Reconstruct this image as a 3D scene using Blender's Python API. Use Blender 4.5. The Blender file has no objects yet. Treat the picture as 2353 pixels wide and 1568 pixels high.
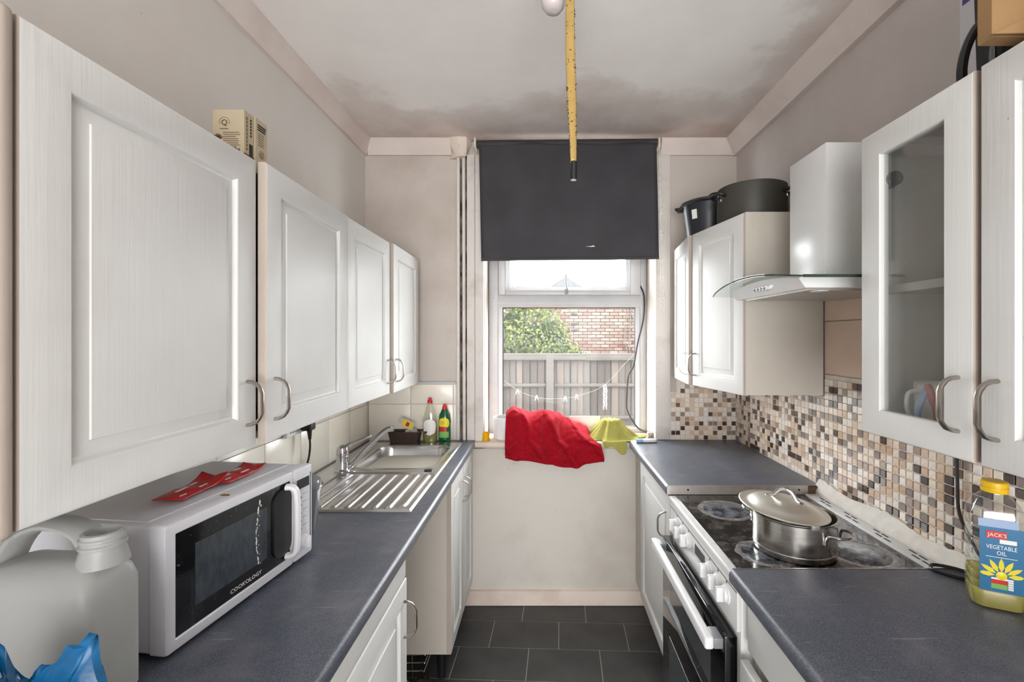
import bpy, bmesh, math, random
from mathutils import Matrix, Vector, noise as mnoise
R = random.Random(7)
scene = bpy.context.scene
COL = scene.collection

# ------------------------------------------------------------------ camera, world, lights, exposure
cam_d = bpy.data.cameras.new('camera'); cam = bpy.data.objects.new('camera', cam_d); COL.objects.link(cam)
cam.location = (0, 0, 1.465); cam.rotation_euler = (math.pi/2, 0, 0)
cam_d.sensor_fit = 'HORIZONTAL'; cam_d.sensor_width = 36; cam_d.lens = 16.0
cam_d.shift_x = -70.5/2353; cam_d.shift_y = -10/2353; cam_d.clip_start = 0.02
scene.camera = cam
world = bpy.data.worlds.new('overcast_sky'); scene.world = world; world.use_nodes = True
wb = world.node_tree.nodes['Background']; wb.inputs[0].default_value = (0.96, 0.985, 1.0, 1); wb.inputs[1].default_value = 9.0

def area_light(name, loc, target, sx, sy, power, col):
    l = bpy.data.lights.new(name, 'AREA'); l.shape = 'RECTANGLE'; l.size = sx; l.size_y = sy; l.energy = power; l.color = col
    o = bpy.data.objects.new(name, l); COL.objects.link(o); o.location = loc
    o.rotation_euler = (Vector(target)-Vector(loc)).to_track_quat('-Z', 'Y').to_euler()
    return o
# fill light added behind the camera to brighten the kitchen through the rear opening
area_light('rear_fill_light', (0.05, -2.9, 1.20), (0.05, 3, 2.7), 2.9, 2.3, 124, (0.97, 0.985, 1.0))
vs = scene.view_settings
vs.view_transform = 'Standard'; vs.look = 'None'; vs.gamma = 1; vs.use_curve_mapping = False; vs.exposure = 0.95

# ------------------------------------------------------------------ helpers
def s2l(v):
    v /= 255.0
    return v/12.92 if v <= 0.04045 else ((v+0.055)/1.055)**2.4
def C(r, g, b): return (s2l(r), s2l(g), s2l(b), 1)

class NT:
    def __init__(s, name):
        s.m = bpy.data.materials.new(name); s.m.use_nodes = True; s.t = s.m.node_tree; s.t.nodes.clear()
        s.out = s.n('ShaderNodeOutputMaterial')
    def n(s, typ, **kw):
        nd = s.t.nodes.new(typ)
        for k, v in kw.items(): setattr(nd, k, v)
        return nd
    def l(s, a, b): s.t.links.new(a, b)
    def coords(s, scale=(1,1,1), kind='Object', loc=(0,0,0)):
        tc = s.n('ShaderNodeTexCoord'); mp = s.n('ShaderNodeMapping')
        mp.inputs['Scale'].default_value = scale; mp.inputs['Location'].default_value = loc
        s.l(tc.outputs[kind], mp.inputs['Vector']); return mp.outputs[0]
    def noise(s, scale, vec, detail=4, rough=0.55):
        nd = s.n('ShaderNodeTexNoise'); nd.inputs['Scale'].default_value = scale; nd.inputs['Detail'].default_value = detail
        nd.inputs['Roughness'].default_value = rough; s.l(vec, nd.inputs['Vector']); return nd.outputs[0]
    def ramp(s, fac, stops):
        nd = s.n('ShaderNodeValToRGB'); cr = nd.color_ramp
        while len(cr.elements) < len(stops): cr.elements.new(0.5)
        for e, (p, c) in zip(cr.elements, stops):
            e.position = p; e.color = c if hasattr(c, '__len__') else (c, c, c, 1)
        s.l(fac, nd.inputs[0]); return nd.outputs[0]
    def mix(s, fac, a, b, blend='MIX'):
        nd = s.n('ShaderNodeMix', data_type='RGBA', blend_type=blend)
        for sock, v in ((nd.inputs[0], fac), (nd.inputs[6], a), (nd.inputs[7], b)):
            if hasattr(v, 'is_linked'): s.l(v, sock)
            else: sock.default_value = v
        return nd.outputs[2]
    def math(s, op, a, b=0.0):
        nd = s.n('ShaderNodeMath', operation=op)
        for sock, v in ((nd.inputs[0], a), (nd.inputs[1], b)):
            if hasattr(v, 'is_linked'): s.l(v, sock)
            else: sock.default_value = v
        return nd.outputs[0]
    def bsdf(s, color, rough=0.5, metal=0.0, bump=None, bstr=0.1, bdist=0.01, spec=0.5, **kw):
        b = s.n('ShaderNodeBsdfPrincipled')
        for k, v in (('Base Color', color), ('Roughness', rough), ('Metallic', metal), ('Specular IOR Level', spec)):
            if hasattr(v, 'is_linked'): s.l(v, b.inputs[k])
            else: b.inputs[k].default_value = v
        for k, v in kw.items(): b.inputs[k].default_value = v
        if bump is not None:
            bn = s.n('ShaderNodeBump'); bn.inputs['Strength'].default_value = bstr; bn.inputs['Distance'].default_value = bdist
            s.l(bump, bn.inputs['Height']); s.l(bn.outputs[0], b.inputs['Normal'])
        return b.outputs[0]
    def done(s, shader):
        s.l(shader, s.out.inputs[0]); return s.m

def M_plain(name, col, rough=0.5, metal=0.0, spec=0.5, vary=0.0, vscale=8, bscale=0, bstr=0.1, col2=None, stretch=(1,1,1), **kw):
    t = NT(name); v = t.coords(stretch)
    c = col
    nz = None
    if vary or col2:
        nz = t.noise(vscale, v)
        c2 = col2 or tuple(max(0, x*(1-vary)) for x in col[:3])+(1,)
        c = t.mix(t.ramp(nz, [(0.35, 0.0), (0.7, 1.0)]), col, c2)
    bp = t.noise(bscale, v, 3) if bscale else None
    return t.done(t.bsdf(c, rough, metal, bp, bstr, 0.002, spec, **kw))

def M_wall(name, col, stain, amount=0.5, sc=1.3, thr=(0.45, 0.75), bs=0.12):
    t = NT(name); v = t.coords()
    a = t.ramp(t.noise(sc, v, 6, 0.6), [(thr[0], 0.0), (thr[1], amount)])
    c = t.mix(a, col, stain)
    spk = t.ramp(t.noise(60, v, 2), [(0.74, 0.0), (0.80, 0.5)])
    c = t.mix(spk, c, C(120, 105, 92))
    return t.done(t.bsdf(c, 0.75, 0, t.noise(35, v, 5), bs, 0.004, 0.25))

def M_ceiling():
    t = NT('stained_ceiling_paint'); v = t.coords()
    sep = t.n('ShaderNodeSeparateXYZ'); t.l(v, sep.inputs[0])
    n1 = t.noise(1.6, v, 6, 0.6)
    back = t.math('ADD', t.math('MULTIPLY', t.math('SUBTRACT', sep.outputs[1], 1.95), 1.7), t.math('MULTIPLY', t.math('SUBTRACT', n1, 0.5), 2.2))
    right = t.math('ADD', t.math('MULTIPLY', t.math('SUBTRACT', sep.outputs[0], 0.80), 2.6), t.math('MULTIPLY', t.math('SUBTRACT', n1, 0.52), 3.0))
    m = t.math('MAXIMUM', back, right)
    f = t.ramp(m, [(0.02, 0.0), (0.22, 0.35), (0.95, 0.85)])
    n2 = t.noise(3.5, v, 5)
    st = t.mix(t.ramp(n2, [(0.4, 0.0), (0.65, 1.0)]), C(200, 181, 171), C(172, 150, 137))
    base = t.mix(t.ramp(t.noise(2.2, v, 4), [(0.35, 0.0), (0.7, 1.0)]), C(246, 243, 240), C(236, 231, 228))
    c = t.mix(f, base, st)
    spk = t.ramp(t.noise(75, v, 2), [(0.77, 0.0), (0.80, 0.6)])
    c = t.mix(spk, c, C(120, 100, 88))
    return t.done(t.bsdf(c, 0.7, 0, t.noise(18, v, 5), 0.10, 0.006, 0.3))

def M_paint(name, col=(217, 217, 215), rough=0.44):
    t = NT(name); v = t.coords((90, 90, 3))
    g = t.noise(1.0, v, 4, 0.6)
    v2 = t.coords()
    d = t.ramp(t.noise(3.0, v2, 5), [(0.5, 0.0), (0.8, 0.35)])
    c = t.mix(d, C(*col), C(col[0]-22, col[1]-26, col[2]-32))
    spk = t.ramp(t.noise(70, v2, 2), [(0.78, 0.0), (0.81, 0.7)])
    c = t.mix(spk, c, C(130, 112, 95))
    return t.done(t.bsdf(c, rough, 0, g, 0.28, 0.002, 0.32))

def M_worktop():
    t = NT('slate_laminate'); v = t.coords()
    sp = t.noise(420, v, 2)
    c = t.mix(t.ramp(sp, [(0.38, 0.0), (0.66, 1.0)]), C(58, 62, 74), C(100, 104, 116))
    cl = t.ramp(t.noise(6, v, 6, 0.65), [(0.5, 0.0), (0.78, 0.55)])
    c = t.mix(cl, c, C(128, 126, 130))
    sc = t.noise(9, t.coords((1, 14, 1)), 5)
    scr = t.ramp(sc, [(0.66, 0.0), (0.69, 0.3)])
    c = t.mix(scr, c, C(170, 170, 175))
    rg = t.ramp(t.noise(5, v, 5), [(0.3, 0.29), (0.75, 0.42)])
    return t.done(t.bsdf(c, rg, 0, sp, 0.05, 0.001, 0.5))

def M_steel(name, col=(200, 200, 200), rough=0.28, stretch=(4, 200, 4), bstr=0.05):
    t = NT(name); v = t.coords(stretch)
    nz = t.noise(1.0, v, 3)
    c = t.mix(nz, C(*col), C(col[0]-30, col[1]-30, col[2]-30))
    sm = t.ramp(t.noise(14, t.coords(), 4), [(0.4, rough), (0.75, rough+0.14)])
    return t.done(t.bsdf(c, sm, 1.0, nz, bstr, 0.001))

def M_clear(name, tint=(1,1,1), gloss=0.06, veil=0.0, veilcol=(0.9,0.9,0.9), rough=0.03, specks=0.0, ior=1.45):
    t = NT(name)
    tr = t.n('ShaderNodeBsdfTransparent'); tr.inputs[0].default_value = (*tint, 1)
    gl = t.n('ShaderNodeBsdfGlossy'); gl.inputs['Roughness'].default_value = rough; gl.inputs[0].default_value = (1,1,1,1)
    fr = t.n('ShaderNodeFresnel'); gm = t.n('ShaderNodeNewGeometry')
    t.l(t.math('ADD', t.math('MULTIPLY', gm.outputs['Backfacing'], 1/ior-ior), ior), fr.inputs[0])
    fac = t.math('MINIMUM', t.math('ADD', fr.outputs[0], gloss-0.03), 1.0)
    mx = t.n('ShaderNodeMixShader'); t.l(fac, mx.inputs[0]); t.l(tr.outputs[0], mx.inputs[1]); t.l(gl.outputs[0], mx.inputs[2])
    sh = mx.outputs[0]
    if veil:
        d = t.n('ShaderNodeBsdfDiffuse'); d.inputs[0].default_value = (*veilcol, 1)
        tl = t.n('ShaderNodeBsdfTranslucent'); tl.inputs[0].default_value = (*veilcol, 1)
        m1 = t.n('ShaderNodeMixShader'); m1.inputs[0].default_value = 0.5; t.l(d.outputs[0], m1.inputs[1]); t.l(tl.outputs[0], m1.inputs[2])
        v = t.coords()
        f = t.ramp(t.noise(9, v, 6, 0.7), [(0.3, veil*0.7), (0.75, veil*1.3)])
        if specks:
            f = t.math('MAXIMUM', f, t.ramp(t.noise(240, v, 2), [(0.70, 0.0), (0.76, specks)]))
        m2 = t.n('ShaderNodeMixShader'); t.l(f, m2.inputs[0]); t.l(sh, m2.inputs[1]); t.l(m1.outputs[0], m2.inputs[2]); sh = m2.outputs[0]
    return t.done(sh)

def M_trans(name, col, rough=0.4, tl=0.4, vary=0.1, vscale=20, bscale=40, bstr=0.3, gloss=0.0):
    """thin cloth or plastic: diffuse + translucent"""
    t = NT(name); v = t.coords()
    c = t.mix(t.ramp(t.noise(vscale, v, 4), [(0.35, 0.0), (0.7, 1.0)]), col, tuple(x*(1-vary) for x in col[:3])+(1,))
    p = t.bsdf(c, rough, 0, t.noise(bscale, v, 3), bstr, 0.003, 0.2+gloss)
    tr = t.n('ShaderNodeBsdfTranslucent'); t.l(c, tr.inputs[0])
    mx = t.n('ShaderNodeMixShader'); mx.inputs[0].default_value = tl
    t.l(p, mx.inputs[1]); t.l(tr.outputs[0], mx.inputs[2])
    return t.done(mx.outputs[0])

WM = {}
def wm(o): return WM.get(o.name, Matrix.Identity(4)) if o else Matrix.Identity(4)

def tag(o, label=None, cat=None, group=None, kind=None):
    if label: o['label'] = label
    if cat: o['category'] = cat
    if group: o['group'] = group
    if kind: o['kind'] = kind
    return o
def thing(name, label, cat, loc=(0,0,0), rotz=0.0, group=None, kind=None):
    o = bpy.data.objects.new(name, None); COL.objects.link(o); o.empty_display_size = 0.05
    o.location = loc; o.rotation_euler = (0, 0, rotz)
    WM[o.name] = Matrix.Translation(loc) @ Matrix.Rotation(rotz, 4, 'Z')
    return tag(o, label, cat, group, kind)

class MB:
    def __init__(s): s.bm = bmesh.new(); s.mi = 0
    def _face(s, vs):
        try:
            f = s.bm.faces.new(vs); f.material_index = s.mi; return f
        except ValueError: return None
    def box(s, x0, x1, y0, y1, z0, z1, bev=0.0, seg=2, M=None):
        g = bmesh.ops.create_cube(s.bm, size=1.0); vs = g['verts']
        T = Matrix.Translation(((x0+x1)/2, (y0+y1)/2, (z0+z1)/2)) @ Matrix.Diagonal((abs(x1-x0), abs(y1-y0), abs(z1-z0), 1))
        if M is not None: T = M @ T
        bmesh.ops.transform(s.bm, matrix=T, verts=vs)
        fs = {f for v in vs for f in v.link_faces}
        for f in fs: f.material_index = s.mi
        if bev:
            es = list({e for v in vs for e in v.link_edges})
            r = bmesh.ops.bevel(s.bm, geom=es, offset=bev, segments=seg, affect='EDGES', profile=0.5)
            for f in r['faces']: f.material_index = s.mi
        return s
    def rings(s, rings, closed=True, cap0=True, cap1=True):
        rs = [[s.bm.verts.new(p) for p in r] for r in rings]
        n = len(rs[0])
        for a, b in zip(rs, rs[1:]):
            for i in range(n if closed else n-1):
                j = (i+1) % n
                s._face([a[i], a[j], b[j], b[i]])
        if cap0: s._face(list(reversed(rs[0])))
        if cap1: s._face(rs[-1])
        return s
    def tube(s, pts, r, seg=8, closed=False, caps=True, flat=None, up=None):
        P = [Vector(p) for p in pts]; n = len(P)
        rr = r if hasattr(r, '__len__') else [r]*n
        rings = []; prev = None
        for i, p in enumerate(P):
            a = P[(i-1) % n] if (closed or i > 0) else p
            b = P[(i+1) % n] if (closed or i < n-1) else p
            t = (b-a); t = t.normalized() if t.length > 1e-9 else Vector((0,0,1))
            if prev is None:
                u = Vector(up) if up else (Vector((0,0,1)) if abs(t.z) < 0.9 else Vector((1,0,0)))
                x = (u - t*u.dot(t)).normalized()
            else:
                x = prev - t*prev.dot(t)
                x = x.normalized() if x.length > 1e-6 else prev
            prev = x; y = t.cross(x)
            fx, fy = flat if flat else (1, 1)
            ring = []
            for k in range(seg):
                an = 2*math.pi*(k+0.5)/seg
                ring.append(p + x*math.cos(an)*rr[i]*fx + y*math.sin(an)*rr[i]*fy)
            rings.append(ring)
        if closed: rings.append(rings[0]); caps = False
        s.rings(rings, True, caps, caps)
        if closed: bmesh.ops.remove_doubles(s.bm, verts=s.bm.verts[:], dist=1e-7)
        return s
    def cyl(s, p0, p1, r0, r1=None, seg=20):
        return s.tube([p0, p1], [r0, r0 if r1 is None else r1], seg)
    def lathe(s, prof, c=(0,0,0), seg=32, sx=1.0, sy=1.0, M=None, cap0=True, cap1=True):
        rings = []
        for r, z in prof:
            ring = []
            for k in range(seg):
                a = 2*math.pi*k/seg
                p = Vector((r*math.cos(a)*sx, r*math.sin(a)*sy, z))
                p = (M @ p) if M is not None else p + Vector(c)
                ring.append(p)
            rings.append(ring)
        return s.rings(rings, True, cap0, cap1)
    def ball(s, c, r, seg=10, M=None):
        rr = r if hasattr(r, '__len__') else (r, r, r)
        g = bmesh.ops.create_uvsphere(s.bm, u_segments=seg, v_segments=max(4, seg*2//3), radius=1.0)
        T = Matrix.Translation(c) @ (M if M is not None else Matrix.Identity(4)) @ Matrix.Diagonal((*rr, 1))
        bmesh.ops.transform(s.bm, matrix=T, verts=g['verts'])
        for f in {f for v in g['verts'] for f in v.link_faces}: f.material_index = s.mi
        return s
    def prism(s, poly, T0, T1):
        """poly: list of 2D pts; T0,T1 map (a,b) to a 3D point at both ends"""
        return s.rings([[T0(a, b) for a, b in poly], [T1(a, b) for a, b in poly]])
    def grid(s, f, nu, nv):
        V = [[s.bm.verts.new(f(i/nu, j/nv)) for j in range(nv+1)] for i in range(nu+1)]
        for i in range(nu):
            for j in range(nv):
                s._face([V[i][j], V[i+1][j], V[i+1][j+1], V[i][j+1]])
        return s
    def poly(s, pts):
        s._face([s.bm.verts.new(p) for p in pts]); return s
    def mesh(s, name, mats, sharp=35, smooth=True, recalc=True):
        if recalc: bmesh.ops.recalc_face_normals(s.bm, faces=s.bm.faces[:])
        th = math.radians(sharp)
        for f in s.bm.faces: f.smooth = smooth
        for e in s.bm.edges:
            if len(e.link_faces) == 2: e.smooth = e.calc_face_angle(0) < th
        me = bpy.data.meshes.new(name); s.bm.to_mesh(me); s.bm.free()
        for m in (mats if isinstance(mats, (list, tuple)) else [mats]): me.materials.append(m)
        return me
    def build(s, name, mats, parent=None, local=False, sharp=35, smooth=True, solid=0, recalc=True):
        if parent is not None and not local:
            bmesh.ops.transform(s.bm, matrix=wm(parent).inverted(), verts=s.bm.verts[:])
        o = bpy.data.objects.new(name, s.mesh(name, mats, sharp, smooth, recalc)); COL.objects.link(o)
        if parent is not None: o.parent = parent
        WM[o.name] = wm(parent)
        if solid:
            md = o.modifiers.new('thickness', 'SOLIDIFY'); md.thickness = solid; md.offset = 0
        return o
def struct(name, mb, m, **kw):
    o = mb.build(name, m, **kw); o['kind'] = 'structure'; return o
def inst(name, mesh, loc, parent, rot=(0,0,0), scale=(1,1,1)):
    o = bpy.data.objects.new(name, mesh); COL.objects.link(o); o.location = loc; o.rotation_euler = rot; o.scale = scale
    o.parent = parent; return o
def frame(o, u, v):
    u = Vector(u).normalized(); v = Vector(v).normalized(); n = u.cross(v)
    M = Matrix.Identity(4)
    for i in range(3): M[i][0], M[i][1], M[i][2], M[i][3] = u[i], v[i], n[i], o[i]
    return M
def text(body, size, M, m, parent, name='lettering', sx=1.0, ext=0.0002, local=False, align='LEFT'):
    cu = bpy.data.curves.new('letters', 'FONT'); cu.body = body; cu.size = size; cu.extrude = ext; cu.align_x = align; cu.resolution_u = 2
    tmp = bpy.data.objects.new('letters', cu); COL.objects.link(tmp)
    me = bpy.data.meshes.new_from_object(tmp); bpy.data.objects.remove(tmp); bpy.data.curves.remove(cu)
    T = M @ Matrix.Diagonal((sx, 1, 1, 1))
    if parent is not None and not local: T = wm(parent).inverted() @ T
    me.transform(T); me.name = name; me.materials.clear(); me.materials.append(m)
    o = bpy.data.objects.new(name, me); COL.objects.link(o); o.parent = parent
    return o
def arc(c, r, a0, a1, n, f):
    return [f(c[0]+r*math.cos(a0+(a1-a0)*i/n), c[1]+r*math.sin(a0+(a1-a0)*i/n)) for i in range(n+1)]
def smooth_path(pts, sub=6):
    P = [Vector(p) for p in pts]; out = []
    for i in range(len(P)-1):
        p0 = P[max(i-1, 0)]; p1 = P[i]; p2 = P[i+1]; p3 = P[min(i+2, len(P)-1)]
        for k in range(sub):
            t = k/sub
            out.append(0.5*((2*p1)+(p2-p0)*t+(2*p0-5*p1+4*p2-p3)*t*t+(3*p1-p0-3*p2+p3)*t**3))
    out.append(P[-1]); return out
def interp(tab, x):
    if x <= tab[0][0]: return tab[0][1]
    for (a, va), (b, vb) in zip(tab, tab[1:]):
        if x <= b:
            t = (x-a)/(b-a); t = t*t*(3-2*t); return va+(vb-va)*t
    return tab[-1][1]

# ------------------------------------------------------------------ materials
m_wallL = M_wall('left_wall_paint', C(212, 207, 201), C(196, 184, 175), 0.6)
m_wallR = M_wall('right_wall_paint', C(198, 190, 186), C(174, 160, 154), 0.7)
m_wallB = M_wall('back_wall_paint', C(200, 191, 183), C(168, 151, 138), 0.75, 1.8)
m_under = M_wall('sill_wall_paint', C(210, 205, 197), C(184, 173, 162), 0.7, 2.2)
m_ceil = M_ceiling()
m_cove = M_wall('coving_paint', C(218, 207, 200), C(188, 168, 158), 0.6, 2.0)
m_trim = M_wall('old_gloss_paint', C(222, 208, 196), C(186, 164, 148), 0.7, 4.0)
m_casing = M_wall('mould_spotted_casing', C(218, 212, 206), C(160, 146, 134), 0.55, 6.0, (0.52, 0.8))
m_mould = M_wall('black_mould', C(116, 104, 92), C(36, 31, 26), 1.0, 14.0, (0.40, 0.6), 0.5)
m_floor = M_plain('grout_vinyl', C(150, 150, 146), 0.6)
m_ftile = M_plain('charcoal_vinyl_tile', C(58, 58, 59), 0.42, 0, 0.45, col2=C(76, 75, 74), vscale=7, bscale=120, bstr=0.06)
m_paintL = M_paint('painted_door_white')
m_edge = M_paint('grubby_shaded_edge', (176, 164, 153), 0.5)  # edge colour darkened for grime and for the shade on door edges
m_carc = M_paint('painted_carcass', (198, 191, 181), 0.45)
m_carcin = M_plain('cabinet_inside', C(176, 174, 168), 0.6, vary=0.1)
m_work = M_worktop()
m_handle = M_plain('satin_nickel', C(178, 170, 162), 0.28, 1.0, vary=0.1, vscale=60)
m_steel = M_plain('brushed_sink_steel', C(206, 206, 206), 0.27, 1.0, vary=0.06, vscale=3, bscale=300, bstr=0.02)
m_chrome = M_plain('chrome', C(205, 205, 208), 0.12, 1.0, vary=0.08, vscale=40)
m_pan = M_steel('pan_steel', (212, 208, 202), 0.20, (3, 3, 220))
m_lid = M_plain('lid_aluminium', C(226, 222, 212), 0.42, 0.85, vary=0.08, vscale=8)
m_white = M_plain('white_plastic', C(228, 228, 230), 0.32, vary=0.03, vscale=12)
m_enamel = M_plain('white_enamel', C(226, 226, 225), 0.25, vary=0.04, vscale=10)
m_pvc = M_plain('white_upvc', C(202, 202, 203), 0.35, vary=0.10, vscale=6)
m_black = M_plain('black_plastic', C(22, 22, 24), 0.4, vary=0.2, vscale=30)
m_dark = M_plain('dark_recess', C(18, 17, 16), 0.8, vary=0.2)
m_seal = M_plain('black_seal', C(30, 30, 30), 0.6, vary=0.1)
m_cream = M_plain('cream_glazed_tile', C(240, 233, 221), 0.22, vary=0.05, vscale=7)
m_peach = M_plain('peach_glazed_tile', C(226, 200, 180), 0.26, vary=0.07, vscale=7)
m_grout = M_plain('pale_grout', C(232, 222, 210), 0.8, vary=0.2, vscale=25)
m_glass = M_clear('dirty_window_glass', (0.97, 0.98, 0.98), 0.03, 0.012, (0.85, 0.86, 0.87), 0.03, 0.05, 1.12)
m_red = C(196, 24, 40)
# ------------------------------------------------------------------ room shell
XL, XR, YB, YR, ZC = -0.975, 1.065, 2.50, -1.30, 2.54
fl = struct('floor', MB().box(-1.2, 1.3, YR-0.1, 2.8, -0.1, -0.004), m_floor)
tw, td = 0.33, 0.2033
tm = MB().box(-tw/2+0.0022, tw/2-0.0022, -td/2+0.0022, td/2-0.0022, -0.0045, -0.0025, 0.0006, 1).mesh('floor_tile', m_ftile)
ang = math.radians(-2.2); ca, sa = math.cos(ang), math.sin(ang)
for r in range(-1, 17):
    for k in range(-5, 6):
        u = 0.083 + 0.14*(1-r) + (k+0.5)*tw; u = (u + 5*tw) % (11*tw) - 5*tw
        v = 2.343 - (r-0.5)*td - 0.1*0
        x = u*ca - (v-2.343)*sa; y = 2.343 + u*sa + (v-2.343)*ca
        if -0.97 < x < 1.06 and -1.2 < y < 2.50: inst('floor_tile', tm, (x, y, 0), fl, (0, 0, ang))
# thin cut tiles against the back wall fill under the skirting
struct('ceiling', MB().box(-1.2, 1.3, YR-0.1, 2.8, ZC, ZC+0.1), m_ceil)
wl = struct('wall_left', MB().box(XL-0.12, XL, YR, 2.8, 0, ZC), m_wallL)
wr = struct('wall_right', MB().box(XR, XR+0.12, YR, 2.8, 0, ZC), m_wallR)
ox0, ox1, oz0, oz1 = -0.322, 0.617, 0.86, 2.49
b = MB(); b.box(XL, ox0-0.14, YB, 2.8, 0, ZC).box(ox0-0.14, ox0, YB+0.012, 2.8, 0, ZC)
b.box(ox1, XR, YB, 2.8, 0, ZC).box(ox0, ox1, YB, 2.8, oz1, ZC)
wbk = struct('wall_back', b, m_wallB)
struct('wall_under_window', MB().box(ox0, ox1, YB, 2.8, 0, oz0).box(-0.42, ox0, YB-0.006, YB, 0, oz0-0.01).box(ox0, ox1+0.05, YB-0.006, YB, 0, oz0-0.01), m_under)
b = MB(); b.box(XL, -0.75, YR-0.12, YR, 0, ZC).box(0.85, XR, YR-0.12, YR, 0, ZC).box(-0.75, 0.85, YR-0.12, YR, 2.32, ZC)
struct('wall_rear', b, m_wallL)
# unseen shell added behind the rear opening to keep the sky light out
b = MB(); b.box(-1.6, -1.5, -3.1, YR-0.12, 0, ZC).box(1.5, 1.6, -3.1, YR-0.12, 0, ZC).box(-1.6, 1.6, -3.2, -3.1, 0, ZC).box(-1.5, XL, YR-0.12, YR, 0, ZC).box(XR, 1.5, YR-0.12, YR, 0, ZC)
struct('wall_blocking_shell', b, m_wallL)
struct('floor_blocking_shell', MB().box(-1.6, 1.6, -3.2, YR-0.1, -0.1, -0.004), m_floor)
struct('ceiling_blocking_shell', MB().box(-1.6, 1.6, -3.2, YR-0.1, ZC, ZC+0.1), m_ceil)
# ceiling coving
def cove(name, pts_of, a0, a1, mats=m_cove):
    prof = [(0.0, 0.0), (0.045, 0.0), (0.045, 0.008), (0.038, 0.022), (0.026, 0.045), (0.018, 0.068), (0.014, 0.074), (0.014, 0.082), (0.0, 0.082)]
    b = MB(); n = 12
    b.rings([[pts_of(p, q, a0+(a1-a0)*i/n) for p, q in prof] for i in range(n+1)])
    return struct(name, b, mats, sharp=50)
cove('trim_1', lambda p, q, t: (XL+p, t, ZC-q), YR, YB)
cove('trim_2', lambda p, q, t: (XR-p*1.6, t, ZC-q*1.05), YR, YB)
cove('trim_3', lambda p, q, t: (t, YB-p, ZC-q), XL+0.02, -0.50)
cove('trim_4', lambda p, q, t: (t, YB-p, ZC-q), 0.645, XR-0.02)
# broken plaster lump where the coving stops at the window boxing
b = MB(); pts = [(-0.505, 2.445), (-0.455, 2.43), (-0.40, 2.44), (-0.385, 2.47)]
b.rings([[(-0.51, 2.498, z), (-0.505+t, 2.452+0.01*(i % 2), z), (-0.46+t, 2.438, z), (-0.41, 2.446+0.008*(i % 2), z), (-0.392-t, 2.498, z)] for i, (z, t) in enumerate([(2.54, 0), (2.505, 0.004), (2.475, 0.02), (2.452, 0.035), (2.438, 0.055)])])
struct('trim_5', b, m_trim, sharp=20)
# skirting board
b = MB(); b.prism([(0, 0), (0.018, 0), (0.018, 0.062), (0.012, 0.075), (0, 0.08)], lambda p, q: (-0.45, YB-0.006-p, q), lambda p, q: (0.58, YB-0.006-p, q))
struct('baseboard_back', b, m_trim)
# boxing, pipe and casing left of the window
struct('trim_6', MB().box(-0.468, -0.452, 2.474, 2.52, 0.9, 2.46, 0.003), m_casing)
struct('trim_7', MB().box(-0.452, -0.414, 2.492, 2.52, 0.9, 2.46), m_mould)
struct('trim_8', MB().tube([(-0.428, 2.487, 0.9), (-0.430, 2.487, 1.6), (-0.432, 2.487, 2.45)], 0.009, 10), m_casing)
struct('trim_9', MB().box(-0.414, -0.372, 2.482, 2.515, 0.89, 2.46, 0.004).box(-0.372, -0.324, 2.492, 2.52, 0.89, 2.46, 0.005), m_casing)
struct('trim_10', MB().box(0.617, 0.70, 2.488, 2.52, 0.9, 2.46, 0.006), m_casing)

# ------------------------------------------------------------------ window
WY = 2.72
win = thing('window_1', 'white upvc casement window with a small top light and large lower pane', None, (0.15, WY, 0.87), kind='structure')
def rect_frame(x0, x1, z0, z1, w, y0, y1, bev=0.004):
    wl_, wr_, wt, wb_ = w
    b = MB(); b.box(x0, x0+wl_, y0, y1, z0, z1, bev); b.box(x1-wr_, x1, y0, y1, z0, z1, bev)
    b.box(x0+wl_, x1-wr_, y0, y1, z1-wt, z1, bev); b.box(x0+wl_, x1-wr_, y0, y1, z0, z0+wb_, bev); return b
rect_frame(-0.32, 0.617, 0.87, 2.49, (0.055, 0.037, 0.06, 0.05), WY-0.01, WY+0.06).build('outer_frame', m_pvc, win)
def glaz(name, x0, x1, z0, z1, y, w=0.022):
    b = MB(); rs = []
    for ins, yy in ((0, y+0.02), (0, y), (0.004, y-0.004), (w, y+0.014), (w, y+0.02)):
        rs.append([(x0+ins, yy, z0+ins), (x1-ins, yy, z0+ins), (x1-ins, yy, z1-ins), (x0+ins, yy, z1-ins)])
    b.rings(rs, True, False, False); return b.build(name, m_pvc, win)
glaz('glazing_bead', -0.266, 0.581, 0.897, 1.665, WY-0.006, 0.025)
b = MB(); b.prism([(0, 0), (-0.012, 0.016), (-0.012, 0.052), (0, 0.07), (0.06, 0.07), (0.06, 0)], lambda p, q: (-0.268, WY-0.01+p, 1.642+q), lambda p, q: (0.583, WY-0.01+p, 1.642+q))
b.build('transom', m_pvc, win)
cs = rect_frame(-0.262, 0.578, 1.712, 2.44, (0.042, 0.060, 0.05, 0.026), WY-0.03, WY+0.04, 0.004).build('casement', m_pvc, win)
glaz('casement_bead', -0.222, 0.520, 1.735, 2.40, WY-0.032, 0.026)
b = MB(); b.box(-0.243, 0.563, WY+0.026, WY+0.032, 0.915, 1.645); b.build('glass_pane', m_glass, win)
b = MB(); b.box(-0.203, 0.498, WY+0.004, WY+0.010, 1.755, 2.38); b.build('glass_pane', m_glass, win)
rect_frame(-0.243, 0.560, 0.918, 1.643, (0.007,)*4, WY+0.016, WY+0.026, 0).build('window_seal', m_seal, win)
rect_frame(-0.199, 0.497, 1.758, 2.376, (0.004,)*4, WY-0.004, WY+0.004, 0).build('window_seal', m_seal, win)
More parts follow.
